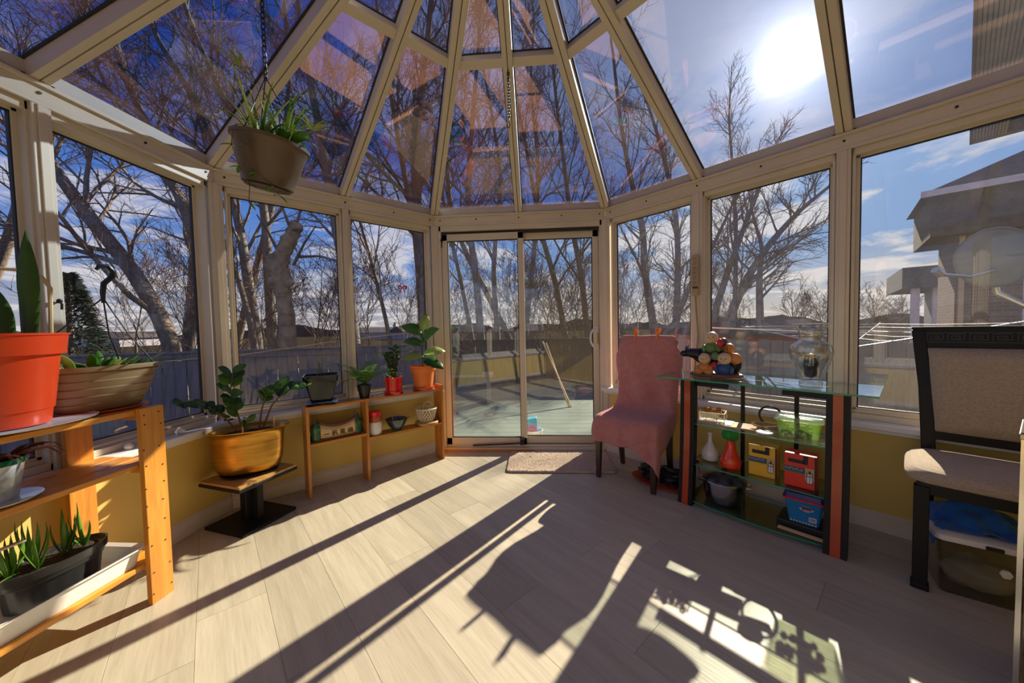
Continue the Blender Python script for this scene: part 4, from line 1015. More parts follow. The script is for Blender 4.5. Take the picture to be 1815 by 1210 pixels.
def lampbox(name, label, mat, s, t):
    b = thing(name, label, 'box', SP(s, t, Z2), -H45+.03)
    sbox('carton', mat, (-.066, .066, -.045, .045, 0, .175), b, bevel=.0015)
    y = -.0458
    def flat(nm, m, args):
        M_ = MB(); M_.box(args[0], args[1], y, y+.0012, args[2], args[3]); return M_.obj(nm, m, b, smooth=False)
    flat('window_frame', 'ink_black', (-.05, .02, .128, .148)); flat('window_frame', 'ink_black', (.012, .032, .128, .172)); flat('side_strip', 'ink_black', (.058, .066, .0, .175))
    flat('band', 'ink_navy', (-.066, .03, .082, .106)); flat('band_line', 'ink_green', (-.066, .02, .075, .082))
    M_ = MB(); M_.box(.020, .056, y-.0004, y+.0008, .045, .110); M_.obj('photo_panel', 'paper_tan', b, smooth=False)
    M_ = MB()
    M_.box(.026, .050, y-.0012, y, .030, .070); M_.box(.030, .046, y-.0012, y, .070, .082); M_.obj('lantern_picture', 'ink_white', b, smooth=False)
    M_ = MB()
    for x_ in (.026, .038, .049): M_.box(x_, x_+.002, y-.0018, y-.0006, .030, .085)
    for z_ in (.030, .068, .083): M_.box(.025, .052, y-.0018, y-.0006, z_, z_+.003)
    M_.box(.035, .043, y-.0018, y-.0006, .086, .098); M_.obj('lantern_outline', 'ink_black', b, smooth=False)
    M_ = MB(); q_ = random.Random(len(name)); x_ = -.062
    while x_ < .012:
        w_ = q_.uniform(.004, .007)
        M_.box(x_, x_+.0012, y-.0006, y, .089, .101)
        M_.box(x_, x_+w_, y-.0006, y, q_.choice((.089, .094, .0995)), q_.choice((.0905, .0955, .101)) if False else .0) if False else None
        zc = q_.choice((.089, .0943, .0995)); M_.box(x_, x_+w_, y-.0006, y, zc, zc+.0013)
        x_ += w_+.0022
    M_.obj('lettering', 'ink_white', b, smooth=False)
    flat('top_flap', mat, (-.066, .066, .1745, .1752))
    return b
lampbox('yellow_carton', 'yellow carton printed with a small lantern, left of the red one', 'box_yellow', .475, 1.555)
lampbox('red_carton', 'red carton printed with a small lantern, right of the yellow one', 'box_red', .645, 1.535)
# bottom shelf
Z3 = .0295
po = thing('steel_pot', 'stainless steel cooking pot with side handles and glass lid on the bottom shelf', 'pot', SP(.27, 1.545, Z3), .4)
MB().lathe([(.085, 0), (.100, .012), (.112, .06), (.118, .125), (.124, .128), (.124, .132), (.116, .132), (.11, .06), (0, .015)], 44).obj('body', 'steel', po)
MB().lathe([(.122, .133), (.10, .15), (.05, .165), (.012, .168)], 36, cap0=False).obj('lid', 'vase_glass', po); MB().lathe([(.010, .165), (.018, .18), (.016, .192), (.004, .195)], 16, cap1=True).obj('lid_knob', 'black_plastic', po)
MB().tube([(.122*math.cos(a*PI/18), .122*math.sin(a*PI/18), .134) for a in range(36)], .003, 6, close=True).obj('lid_rim', 'steel', po)
for s_ in (0, 1):
    a0 = -.95+PI*s_; MB().tube([(.118*math.cos(a0-.28), .118*math.sin(a0-.28), .112), (.14*math.cos(a0-.2), .14*math.sin(a0-.2), .113), (.14*math.cos(a0+.2), .14*math.sin(a0+.2), .113), (.118*math.cos(a0+.28), .118*math.sin(a0+.28), .112)], .005, 8).obj('handle', 'steel', po)
tb = thing('blue_tub', 'blue printed plastic tub with purple lid on the bottom shelf', 'tub', SP(.66, 1.545, Z3+.034), -H45+.05)
rr_lathe(MB(), [(.062, .055, .012, 0), (.080, .070, .014, .125), (.076, .066, .012, .125), (.06, .05, .01, .01), (.01, .01, .003, .01)], cap1=True).obj('body', 'tub_blue', tb)
rr_lathe(MB(), [(.084, .074, .015, .122), (.088, .078, .016, .124), (.088, .078, .016, .134), (.08, .07, .015, .134)], cap1=False, cap0=False).obj('rim', 'red_gloss', tb)
rr_lathe(MB(), [(.083, .073, .015, .134), (.080, .070, .015, .16), (.074, .064, .012, .162), (.01, .01, .003, .158)], cap1=True).obj('lid', 'tub_lid', tb)
def on_front(z): return -(.055+(.070-.055)*z/.125)-.0012
m_ = MB(); m_.add([(.028*math.cos(a*PI/12)+.012, on_front(.085+.014*math.sin(a*PI/12)), .085+.014*math.sin(a*PI/12)) for a in range(24)], [tuple(range(24))]); m_.obj('logo_oval', 'ink_white', tb, smooth=False)
m_ = MB(); m_.add([(.025*math.cos(a*PI/12)+.012, on_front(.091+.006*math.sin(a*PI/12))-.0006, .091+.006*math.sin(a*PI/12)) for a in range(24)], [tuple(range(24))]); m_.obj('logo_cap', 'ink_navy', tb, smooth=False)
m_ = MB()
for k in range(6): x_ = -.008+.0075*k; m_.box(x_, x_+.005, on_front(.083)-.0016, on_front(.083), .076, .086)
m_.obj('logo_letters', 'fig_red', tb, smooth=False)
m_ = MB(); m_.box(.022, .052, on_front(.035)-.001, on_front(.035)+.002, .022, .046); m_.obj('barcode_label', 'ink_white', tb, smooth=False)
m_ = MB()
for k in range(9): m_.box(.025+.0028*k, .025+.0028*k+.0014, on_front(.035)-.0016, on_front(.035), .026, .043)
m_.obj('barcode', 'ink_black', tb, smooth=False)
m_ = MB()
for k in range(9): m_.box(-.055+.0125*k, -.048+.0125*k, on_front(.006)-.001, on_front(.006)+.001, .003, .010)
m_.obj('checker_border', 'rattan_white', tb, smooth=False)
bx_ = thing('low_black_box', 'shallow black box under the blue tub on the bottom shelf', 'box', SP(.66, 1.55, Z3), -H45)
sbox('tray', 'black_plastic', (-.11, .10, -.085, .09, 0, .033), bx_, bevel=.004)
for k in range(4):
    tag(MB().tube([SP(.565, 1.447-.0085*k, Z3+.045-.009*k if k < 0 else Z3+.004), SP(.775, 1.447-.0085*k, Z3+.004)], .003, 6).obj('chopstick', 'bamboo_pale', None), ['pale chopstick nearest the blue tub on the bottom glass shelf', 'second pale chopstick out from the blue tub on the bottom glass shelf', 'third pale chopstick out from the blue tub on the bottom glass shelf', 'pale chopstick nearest the front edge of the bottom glass shelf'][k], 'chopstick', 'chopsticks on the bottom glass shelf')

# ---- upholstered dining chair on the right
dc = thing('upholstered_dining_chair', 'black wooden dining chair with beige fabric seat and back, key-pattern crest rail', 'chair', (1.884, .073, 0), -H45)
for s_ in (-1, 1):
    board('leg', 'black_wood', (s_*.222, .005, .218), (.044, .044, .436), dc, bevel=.003)
    sbox('foot_block', 'black_wood', (s_*.222-.026, s_*.222+.026, -.022, .032, 0, .022), dc, bevel=.003)
    m_ = MB(); vs = []
    for xx, yy, z, w_ in ((s_*.205, .340, 0, .020), (s_*.200, .340, .30, .022), (s_*.198, .340, .50, .023), (s_*.212, .350, .80, .022), (s_*.238, .385, 1.075, .022)):
        vs += [(xx-w_, yy-w_*.8, z), (xx+w_, yy-w_*.8, z), (xx+w_, yy+w_*.8, z), (xx-w_, yy+w_*.8, z)]
    fs = [(3, 2, 1, 0), (16, 17, 18, 19)]
    for i in range(4):
        for k in range(4): fs.append((i*4+k, i*4+(k+1) % 4, i*4+4+(k+1) % 4, i*4+4+k))
    m_.add(vs, fs); m_.obj('back_post', 'black_wood', dc, smooth=False, bevel=.004)
sbox('seat_rail', 'black_wood', [(-.235, .235, -.012, .018, .405, .452), (-.235, -.21, .01, .34, .405, .452), (.21, .235, .01, .34, .405, .452), (-.21, .21, .325, .35, .405, .452)], dc, bevel=.003)
m_ = rr_lathe(MB(), [(.245, .19, .05, .450), (.270, .214, .07, .466), (.276, .220, .08, .488), (.262, .206, .08, .512), (.20, .15, .07, .526), (.08, .06, .03, .530)], cap1=True, c=(0, .155, 0)); m_.obj('seat_cushion', 'beige_fabric', dc, sub=1)
m_ = MB(); m_.bar((-.19, .340, .585), (.19, .340, .585), .030, .042); m_.obj('lower_rail', 'black_wood', dc, smooth=False, bevel=.003)
m_ = MB(); m_.add([(-.222, .362, .985), (.222, .362, .985), (.262, .372, 1.09), (-.262, .372, 1.09), (-.222, .388, .985), (.222, .388, .985), (.262, .398, 1.09), (-.262, .398, 1.09)], [(0, 1, 2, 3), (5, 4, 7, 6), (3, 2, 6, 7), (4, 5, 1, 0), (1, 5, 6, 2), (4, 0, 3, 7)]); m_.obj('crest_rail', 'black_wood', dc, smooth=False, bevel=.004)
m_ = MB()
for k in range(7):
    cx_ = -.185+.062*k; zc = 1.040
    def L_(x0, z0, x1, z1): m_.bar((cx_+x0, .3655+(z0)*.095, zc+z0), (cx_+x1, .3655+(z1)*.095, zc+z1), .0035, .0035, (0, 1, 0))
    L_(-.026, -.016, -.026, .016); L_(-.026, .016, .022, .016); L_(.022, .016, .022, -.010); L_(.022, -.010, -.014, -.010); L_(-.014, -.010, -.014, .006); L_(-.014, .006, .010, .006); L_(.010, .006, .010, -.003); L_(.010, -.003, -.004, -.003)
m_.bar((-.215, .3635, 1.018), (.215, .3635, 1.018), .003, .003, (0, 1, 0)); m_.bar((-.225, .3675, 1.062), (.225, .3675, 1.062), .003, .003, (0, 1, 0))
m_.obj('key_pattern', 'black_plastic', dc, smooth=False)
rows = []
for i in range(9):
    t = i/8; z = .606+t*.382; hw = .178+t*.028; row = []
    for j in range(9):
        u = -1+2*j/8; b = (1-abs(u)**4)*(1-abs(2*t-1)**4); row.append((u*hw, .340+.030*t*t-.012-.022*b, z))
    rows.append(row)
m_ = MB(); m_.grid(rows); m_.obj('back_cushion', 'beige_fabric', dc, ang=80, thick=.016)

# ---- plastic box with blue cloth
bn = thing('clear_storage_box', 'clear plastic storage box with white clip lid under the upholstered chair', 'storage box', (1.955, .232, 0), math.radians(-33))
bn.scale = (1, 1, 1.06)
rr_lathe(MB(), [(.128, .105, .02, 0), (.140, .117, .022, .215), (.137, .114, .02, .215), (.125, .102, .018, .004), (.01, .01, .004, .004)], cap1=True).obj('body', 'clear_plastic', bn)
rr_lathe(MB(), [(.143, .120, .024, .155), (.146, .123, .024, .158), (.146, .123, .024, .163), (.141, .118, .022, .166)], cap0=False).obj('body_rib', 'clear_plastic', bn)
rr_lathe(MB(), [(.143, .120, .024, .208), (.150, .127, .026, .212), (.150, .127, .026, .232), (.130, .107, .02, .242), (.02, .02, .005, .236)], cap1=True).obj('lid', 'white_plastic', bn)
sbox('clip', 'black_plastic', (-.022, .022, -.134, -.126, .212, .226), bn, bevel=.002)
MB().tube([(.03, -.119, .135), (.03, -.127, .135)], .016, 6).obj('valve_knob', 'white_ceramic', bn)
lump(.10, .075, .06, 31, .2, 20, 12, (0, 0, .05)).obj('contents', 'gutter_grey', bn, (0, 0, .006))
bc = thing('blue_cloth', 'bright blue crumpled cloth lying over the clear storage box', 'cloth', (1.965, .250, .250), math.radians(-33))
rows = []; q = random.Random(6)
for i in range(25):
    row = []
    for j in range(21):
        u = -1+2*i/24; v = -1+2*j/20; x = u*.150; y = v*.120
        h = .105*math.exp(-((u+.05)**2*2.2+(v-.2)**2*2.0)) + .010*math.sin(u*9+v*5)+.008*math.sin(v*11-u*4)+.008
        if abs(u) > .84: h -= (abs(u)-.84)*.45
        if v < -.85: h -= (-v-.85)*.03
        row.append((x, y, max(h, .012) if abs(u) < .84 else h+.004))
    rows.append(row)
m_ = MB(); m_.grid(rows); m_.obj('sheet', 'blue_cloth', bc, ang=80, thick=.004, sub=1)

# ---- clear drawer tower at the right edge
tw = thing('acrylic_drawer_tower', 'cream translucent drawer tower with metal rim and black clips, at the right edge', 'drawer tower', (1.50, -.238, 0), math.radians(-53))
sbox('corner_post', 'steel', [(0, .010, 0, .010, 0, .79), (.30, .31, 0, .010, 0, .79)], tw); sbox('rim', 'steel', [(-.004, .314, -.004, .012, .780, .798), (-.004, .012, -.004, .25, .780, .798), (-.004, .314, .238, .25, .780, .798)], tw, bevel=.003)
sbox('side_panel', 'tower_acrylic', [(.002, .006, .012, .24, .01, .78), (.302, .308, .012, .24, .01, .78), (.01, .30, .235, .24, .01, .78)], tw)
sbox('top_panel', 'gutter_grey', (.012, .30, .012, .238, .772, .778), tw)
for k in range(5):
    z0 = .02+k*.15; d = sbox('drawer', 'tower_acrylic', [(.014, .296, .004, .012, z0, z0+.135), (.014, .018, .012, .22, z0, z0+.12), (.292, .296, .012, .22, z0, z0+.12), (.018, .292, .012, .22, z0, z0+.004)], tw)
    sbox('clip', 'black_plastic', [(.020, .060, -.012, .004, z0+.118, z0+.150), (.24, .28, -.012, .004, z0+.118, z0+.150)], d, bevel=.004)

# ---- hanging basket
hb = thing('hanging_basket', 'brown hanging basket with spider plant, hung by a black chain from the glass roof', 'hanging plant', at(478, 292, 1.40))
hb.scale = (.86, .86, .86); hb.rotation_euler = (math.radians(7), math.radians(9), 0.3)
HP = [(.098, -.10), (.102, -.097), (.112, -.05), (.114, -.048), (.124, -.01), (.126, -.008), (.138, .06), (.140, .062), (.150, .083), (.156, .085), (.157, .098), (.150, .100), (.142, .085), (.10, .075), (0, .075)]
MB().lathe(HP, 44).obj('pot', 'brown_plastic', hb)
MB().lathe([(0, .077), (.142, .079)], 30, cap0=False).obj('soil', 'soil', hb)
m_ = MB(); m_.lathe([(.085, -.1005), (.092, -.1075), (.085, -.1075), (.08, -.1005)], 36, cap0=False); m_.obj('foot_ring', 'brown_plastic', hb)
MB().cbox((-.052, -.117, .05), (.032, .003, .036), Matrix.Rotation(-.42, 4, 'Z') @ Matrix.Rotation(-.18, 4, 'X')).obj('sticker', 'white_plastic', hb, smooth=False)
MB().cbox((-.0525, -.119, .052), (.020, .003, .016), Matrix.Rotation(-.42, 4, 'Z') @ Matrix.Rotation(-.18, 4, 'X')).obj('sticker_print', 'gutter_grey', hb, smooth=False)
inv = hb.matrix_basis
import mathutils
R_ = Euler(hb.rotation_euler).to_matrix(); topw = Vector(hb.location)+Vector((0, 0, .42)); topl = R_.inverted() @ Vector((0, 0, .40))
for a in (.2, 2.3, 4.4): MB().tube([(.150*math.cos(a), .150*math.sin(a), .09), tuple(topl)], .0022, 6).obj('hanger_wire', 'chain_black', hb)
# chain up to the roof bar
def chain(root, p, n, link=.022, Rm=None):
    for k in range(n):
        c = Vector((0, 0, k*link*.78)); pts = []
        for i in range(12):
            a = 2*PI*i/12; x = math.cos(a)*link*.28; z = math.sin(a)*link*.5
            v_ = Vector((x, 0, z)) if k % 2 else Vector((0, x, z)); v_ = v_ + c
            v_ = (Rm @ v_ if Rm else v_) + Vector(p); pts.append(v_)
        MB().tube(pts, .0026, 5, close=True).obj('chain_link', 'chain_black', root)
chain(hb, topl, 22, .032, R_.inverted())
q = random.Random(8)
for k in range(64):
    a = q.uniform(0, 2*PI); el = q.uniform(.6, 1.45); cx_, cy_ = (-.04, -.02) if k < 30 else (.03, .05)
    leafobj('leaf', 'leaf_lime' if k % 3 else 'leaf_fern', hb, (cx_+.02*math.cos(a), cy_+.02*math.sin(a), .08), (math.cos(a)*math.cos(el), math.sin(a)*math.cos(el), math.sin(el)), (0, 0, 1), q.uniform(.14, .33), .016, droop=q.uniform(.5, 1.9), fold=.4, n=7, shape=lambda t: (1-t)**.6*min(1, .5+t*4))
for (x_, y_, a, L) in ((.05, .02, -.3, .17), (.08, .0, -.7, .19), (.06, -.04, -1.1, .14)): leafobj('broad_leaf', 'leaf_green', hb, (x_, y_, .08), (math.cos(a), math.sin(a), 1.0), (0, 0, 1), L, .05, droop=1.8, fold=.3, n=9, shape=ell)
for (pts, seed) in (([(-.02, .0, .09), (-.03, -.02, .22), (-.05, -.05, .30), (-.10, -.09, .34)], 1), ([(.03, .0, .09), (.10, -.03, .17), (.17, -.06, .19), (.19, -.07, .17)], 2)):
    MB().tube(pts, .0016, 5).obj('runner', 'leaf_lime', hb)
    for k in range(9):
        a = q.uniform(0, 6.3); leafobj('plantlet_leaf', 'leaf_lime', hb, pts[-1], (math.cos(a), math.sin(a), .8), (0, 0, 1), q.uniform(.06, .11), .011, droop=1.3, fold=.4, n=5)
for pts in ([(-.10, -.11, .10), (-.09, -.135, .02), (-.06, -.125, -.06), (-.03, -.10, -.12), (-.03, -.095, -.20)], [(-.02, -.145, .10), (-.02, -.145, .03), (.0, -.12, -.07), (.06, -.09, -.11), (.08, -.08, -.14)]):
    MB().tube(pts, .0018, 5).obj('vine', 'stem_brown', hb)
    for k in range(1, len(pts)):
        for _ in range(2):
            a = q.uniform(0, 6.3); leafobj('vine_leaf', 'leaf_green', hb, pts[k], (math.cos(a), math.sin(a)-.4, -.3), (0, 0, 1), q.uniform(.035, .055), .016, droop=.5, n=5)

# ---- spare chain with a hook on the middle door rafter
hc = thing('hook_chain', 'short dark chain with a hook hanging from the roof bar above the door', 'chain', (0.0, .80, 2.365))
chain(hc, (0, 0, 0), 17, .022)
MB().tube([(0, 0, 0), (0, 0, -.02), (.006, 0, -.04), (.0, 0, -.055), (-.012, 0, -.05), (-.014, 0, -.038)], .0026, 6).obj('hook', 'chain_black', hc)

# ---- power strip and cord on the mullion
pstp = RW(0, AP-.012, 0)+AX*0
P_, ang_, _n = FAC['right']; base_ = P_ + AX*HM
pw = thing('power_strip', 'cream power strip fixed upright on the window post behind the pink chair', 'power strip', (base_.x-.012/R2, base_.y-.012/R2, 1.33), -H45)
sbox('housing', 'old_ivory', (-.024, .024, -.032, 0, .06, .285), pw, bevel=.004)
m_ = MB()
for k in range(6):
    z = .085+.034*k
    for x_ in (-.007, .007): m_.box(x_-.0015, x_+.0015, -.0326, -.0318, z+.004, z+.013)
    m_.box(-.002, .002, -.0326, -.0318, z-.006, z-.002)
m_.obj('socket_slots', 'ink_black', pw, smooth=False)
sbox('plug', 'old_ivory', (-.022, .022, -.036, 0, 0, .05), pw, bevel=.006); sbox('switch', 'black_plastic', (-.014, .014, -.038, -.03, .052, .060), pw)
MB().tube([(0, -.018, 0), (.008, -.02, -.12), (.02, -.02, -.30), (.004, -.02, -.45), (.0, -.05, -.60), (-.03, -.075, -.75), (-.03, -.08, -1.0), (.05, -.06, -1.27), (.2, -.04, -1.325)], .005, 7).obj('cord', 'rope_twine', pw)

# ---- red bow on the front window
rbp = onp(713, 510, -1/R2, 1/R2, AP+.066)
rb = thing('red_bow', 'small red ribbon bow with gold centre stuck on the front window pane', 'bow', rbp, H45)
for s_ in (-1, 1):
    MB().tube([(0, 0, 0), (s_*.02, -.006, .016), (s_*.036, -.004, .012), (s_*.034, -.003, -.006), (s_*.012, -.003, -.004)], [.004, .008, .009, .007, .003], 8).obj('loop', 'red_gloss', rb)
    m_ = MB(); m_.slab([(s_*.003, -.003, -.004), (s_*.014, -.003, -.002), (s_*.028, -.003, -.048), (s_*.016, -.003, -.040)], (0, -.002, 0)); m_.obj('tail', 'red_gloss', rb, smooth=False)
MB().ball((0, -.004, 0), .008, 10, 7).obj('knot', 'brass', rb)

# ---- pebbles on the left sill
for (u, v, sd, lab) in ((227, 777, 3, 'small white stone on the left window sill, behind the pine upright'), (321, 762, 5, 'small white stone on the left window sill, nearer the room corner')):
    p = onp(u, v, 1, 0, -AP+.02); lump(.020, .016, .017, sd, .12, 16, 10, (0, 0, .013))
    tag(lump(.020, .016, .017, sd, .12, 16, 10, (0, 0, .013)).obj('sill_stone', 'white_ceramic', None, (p.x, p.y, ZS+.0005)), lab, 'stone')
hkp = onp(84, 508, 1, 0, -AP-.004)
wh = thing('window_hook', 'small black hook screwed to the left window post', 'hook', (-AP+.012, 0.0, 1.27), PI/2)
MB().tube([(0, 0, .0), (0, -.016, .0), (0, -.022, -.008), (0, -.020, -.03)], .004, 7).obj('arm', 'black_metal', wh); MB().ball((0, -.012, .006), .009, 10, 7).obj('knob', 'black_metal', wh)
# ------------------------------------------------------------------ outside
GZ = -.62
m_ = MB(); n = 64
m_.add([(0, 0, GZ)]+[(180*math.cos(2*PI*i/n), 180*math.sin(2*PI*i/n), GZ) for i in range(n)], [(0, 1+i, 1+(i+1) % n) for i in range(n)])
g_ = m_.obj('ground', 'ground_litter', None, smooth=False); g_['kind'] = 'structure'
# green deck outside the door: boards
dkk = struct('deck')
for k in range(20):
    y0 = 1.99+k*.18
    board('deck_board', 'deck_green', (.35, y0+.088, -.055), (4.6, .176, .03), dkk)
sbox('deck_joists', 'fence_grey', [(-1.9, -1.8, 2.0, 5.5, GZ, -.071), (2.5, 2.6, 2.0, 5.5, GZ, -.071), (-1.95, 2.65, 5.45, 5.55, GZ, -.071)], dkk)

# fences: every board its own piece
def fence(label, a, b, ztop, mat, bw=.145, cap=True):
    a = Vector((*a, 0)); b = Vector((*b, 0)); d = (b-a); L = d.length; ang = math.atan2(d.y, d.x)
    f = thing('board_fence', label, 'fence', (a.x, a.y, GZ), ang)
    h = ztop-GZ-.06; n = int(L/(bw+.011)); q = random.Random(int(L*100))
    me = {}
    for k in range(n):
        x = (k+.5)*(bw+.011); key = k % 4
        if key not in me:
            M_ = MB(); M_.box(-bw/2, bw/2, -.009, .009, 0, h-.012*key); me[key] = M_.mesh('fence_board', mat, False)
        o = bpy.data.objects.new('fence_board', me[key]); COL.objects.link(o); o.parent = f; o.location = (x, (.012 if k % 2 else 0)+q.uniform(-.003, .003), .03)
    for k in range(int(L/2.4)+1): board('post', mat, (min(k*2.4+.05, L-.05), .065, (h+.10)/2), (.09, .09, h+.10), f)
    for z in (.35, h-.25): board('rail', mat, (L/2, .035, z), (L, .038, .09), f)
    if cap:
        board('cap_rail', mat, (L/2, .02, h+.045), (L, .14, .03), f); board('trim_rail', mat, (L/2, -.018, h-.02), (L, .016, .10), f)
    return f
fence('weathered grey board fence with a cap rail behind the front windows', (-7.6, 3.0), (-1.6, 5.35), .86, 'fence_grey')
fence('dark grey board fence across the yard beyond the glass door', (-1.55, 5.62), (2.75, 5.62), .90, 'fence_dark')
fence('pale grey board fence running past the right-hand windows', (2.85, 5.55), (7.4, 1.2), .88, 'fence_pale', .15, False)

# shed beyond the right fence
sd = thing('garden_shed', 'dark red garden shed with pale roof beyond the right-hand fence', 'shed', (4.6, 6.9, GZ), math.radians(-38))
sbox('walls', 'shed_red', (-1.2, 1.2, -.7, .7, 0, 1.52), sd); m_ = MB(); m_.slab([(-1.35, -.85, 1.49), (1.35, -.85, 1.49), (1.35, 0, 1.76), (-1.35, 0, 1.76)], (0, 0, .04)); m_.slab([(-1.35, 0, 1.76), (1.35, 0, 1.76), (1.35, .85, 1.49), (-1.35, .85, 1.49)], (0, 0, .04)); m_.obj('roof', 'shed_roof', sd, smooth=False)
sbox('door', 'fence_grey', (-.3, .4, -.715, -.70, .05, 1.42), sd)

# rotary clothes line
cl = thing('rotary_clothes_line', 'white rotary clothes line with thin cross lines outside the right-hand windows', 'clothes line', (4.05, 3.35, GZ), .2)
MB().tube([(0, 0, 0), (0, 0, 1.72)], .022, 10).obj('pole', 'bamboo_pale', cl)
for k in range(4):
    a = k*PI/2+.4; MB().tube([(0, 0, 1.40), (1.25*math.cos(a), 1.25*math.sin(a), 1.70)], .010, 7).obj('arm', 'aluminium', cl)
    b = a+PI/2
    for r in (.45, .65, .85, 1.05, 1.22):
        z = 1.40+.30*r/1.25
        MB().tube([(r*math.cos(a), r*math.sin(a), z), ((r*math.cos(a)+r*math.cos(b))/2, (r*math.sin(a)+r*math.sin(b))/2, z-.012), (r*math.cos(b), r*math.sin(b), z)], .0022, 5).obj('line', 'soffit_white', cl)
tag(MB().tube([at(1250, 580, 2.9), at(1500, 590, 3.2), at(1720, 584, 3.6), at(1990, 600, 4.3)], .006, 6).obj('washing_line', 'soffit_white', None), 'white washing line stretched level outside the right-hand windows', 'line')
tag(MB().tube([at(150, 652, 3.6), at(270, 642, 3.8), at(420, 630, 4.2), at(600, 604, 4.9), at(720, 590, 5.4)], .007, 6).obj('yellow_rope', 'bamboo_pale', None), 'thin yellow rope strung across the yard outside the front windows', 'rope')

# satellite dish
sdp = at(1768, 455, 2.75)
sa = thing('satellite_dish', 'grey satellite dish on a bent pipe outside the far right window', 'satellite dish', sdp, math.radians(-30))
rows = []
for i in range(9):
    r = .22*i/8; rows.append([(r*math.cos(2*PI*j/32), .30*r*r/.22-.03, r*1.08*math.sin(2*PI*j/32)) for j in range(33)])
m_ = MB(); m_.grid(rows[1:] if False else rows); m_.obj('reflector', 'dish_grey', sa, ang=80, thick=.006)
MB().tube([(.0, .0, -.10), (-.22, -.22, -.16), (-.40, -.36, -.14)], .014, 8).obj('feed_arm', 'aluminium', sa); MB().tube([(-.40, -.36, -.14), (-.44, -.39, -.10)], .028, 10).obj('receiver', 'aluminium', sa)
MB().tube([(.0, .05, -.15), (.04, .10, -.28), (.20, .05, -.42), (.42, -.10, -.56), (.42, -.10, -(sdp.z-GZ))], .024, 10).obj('mount_pipe', 'aluminium', sa)

# bucket with a bright bag by the door, poles, small planter on the deck
bk_ = thing('white_bucket', 'cream bucket on the deck just outside the glass door', 'bucket', (.10, 2.17, -.04))
MB().lathe([(.075, 0), (.078, .003), (.088, .13), (.092, .13), (.092, .14), (.085, .14), (.074, .01), (0, .01)], 30).obj('body', 'white_ceramic', bk_)
MB().tube([(.089, 0, .12), (.06, -.07, .08), (0, -.095, .06), (-.06, -.07, .08), (-.089, 0, .12)], .003, 6).obj('handle', 'steel', bk_)
pb = thing('printed_bag', 'blue and pink printed bag standing in the cream bucket', 'bag', (.095, 2.17, -.027))
m_ = MB(); m_.add([(-.06, -.04, 0), (.05, -.04, 0), (.05, .04, 0), (-.06, .04, 0), (-.072, -.045, .235), (.035, -.04, .255), (.035, .04, .255), (-.072, .045, .235)], [(3, 2, 1, 0), (4, 5, 6, 7), (0, 1, 5, 4), (1, 2, 6, 5), (2, 3, 7, 6), (3, 0, 4, 7)]); m_.obj('bag_body', 'cyan_print', pb, smooth=False, bevel=.012)
m_ = MB()
for r, k in ((.055, 0), (.038, 1)): m_.tube([(-.02+r*math.cos(PI*i/10), -.046-.001*k, .12+r*math.sin(PI*i/10)) for i in range(11)], .008, 6)
m_.obj('printed_arch', 'pink_print', pb); MB().tube([(-.02+.022*math.cos(PI*i/10), -.047, .12+.022*math.sin(PI*i/10)) for i in range(11)], .007, 6).obj('inner_arch', 'orange_peg', pb)
for k, (u0, u1) in enumerate(((962, 1012), (968, 1008))):
    a = at(u1, 690+4*k, 5.05); a.z = -.035; b = at(u0, 605+3*k, 5.6)
    tag(MB().tube([a, b], .012, 7).obj('leaning_pole', 'bamboo_pale', None), ['pale pole leaning on the dark fence, the left of the pair', 'pale pole leaning on the dark fence, the right of the pair'][k], 'pole', 'poles leaning on the dark fence')
pl_ = thing('deck_planter', 'brown rectangular planter box with bare stems on a bench outside the left door panel', 'planter', (-1.05, 4.1, -.04), .1)
sbox('bench', 'fence_grey', [(-.5, .5, -.16, .16, .42, .46), (-.45, -.40, -.14, .14, 0, .42), (.40, .45, -.14, .14, 0, .42)], pl_)
sbox('trough', 'brown_plastic', [(-.32, .32, -.12, .12, .46, .70)], pl_, bevel=.01)
q = random.Random(3)
for k in range(9): MB().tube([(q.uniform(-.28, .28), 0, .68), (q.uniform(-.3, .3), q.uniform(-.1, .1), .85), (q.uniform(-.35, .35), q.uniform(-.12, .12), 1.0)], [.005, .004, .002], 5).obj('bare_stem', 'twig', pl_)

# neighbouring brick house on the right
nh = thing('neighbour_house', 'brick neighbour house with dark shingled upper storey beyond the right-hand fence', 'house', (*at(1690, 590, 8).xy, GZ), -H45+.10)
sbox('brick_wall', 'brick_red', (0, 9, 0, 1.9, 0, 3.65), nh); sbox('shingle_storey', 'shingle', (-.42, 9.3, -.30, 2.2, 3.62, 4.62), nh)
m_ = MB(); m_.add([(-.55, -.45, 4.60), (9.5, -.45, 4.60), (9.5, 2.4, 4.60), (-.55, 2.4, 4.60), (1.6, 1.0, 5.7), (8, 1.0, 5.7)], [(0, 1, 5, 4), (1, 2, 5), (2, 3, 4, 5), (3, 0, 4), (3, 2, 1, 0)]); m_.obj('roof', 'shingle', nh, smooth=False)
wz = sbox('window', 'soffit_white', [(.9, 2.2, -.03, .02, 1.3, 2.7)], nh); sbox('pane', 'far_wall', [(.97, 1.52, -.04, -.03, 1.37, 2.63), (1.58, 2.13, -.04, -.03, 1.37, 2.63)], wz)
sbox('downpipe', 'bamboo_pale', (.04, .12, -.08, 0, 0, 3.6), nh); sbox('fascia', 'soffit_white', [(-.60, 9.5, -.50, -.45, 4.50, 4.64)], nh)
n2 = thing('far_house', 'smaller farther house with low overhanging eave, left of the brick house', 'house', (*at(1672, 560, 15).xy, GZ), -H45+.12)
sbox('walls', 'far_wall', (0, 6, 0, 4, 0, 3.1), n2); sbox('eave', 'shingle', (-1.3, 6.5, -.8, 4.5, 3.1, 4.0), n2); sbox('column', 'soffit_white', [(-1.0, -.75, -.6, -.35, 0, 3.1), (-.35, -.1, -.4, -.15, 0, 3.1)], n2)
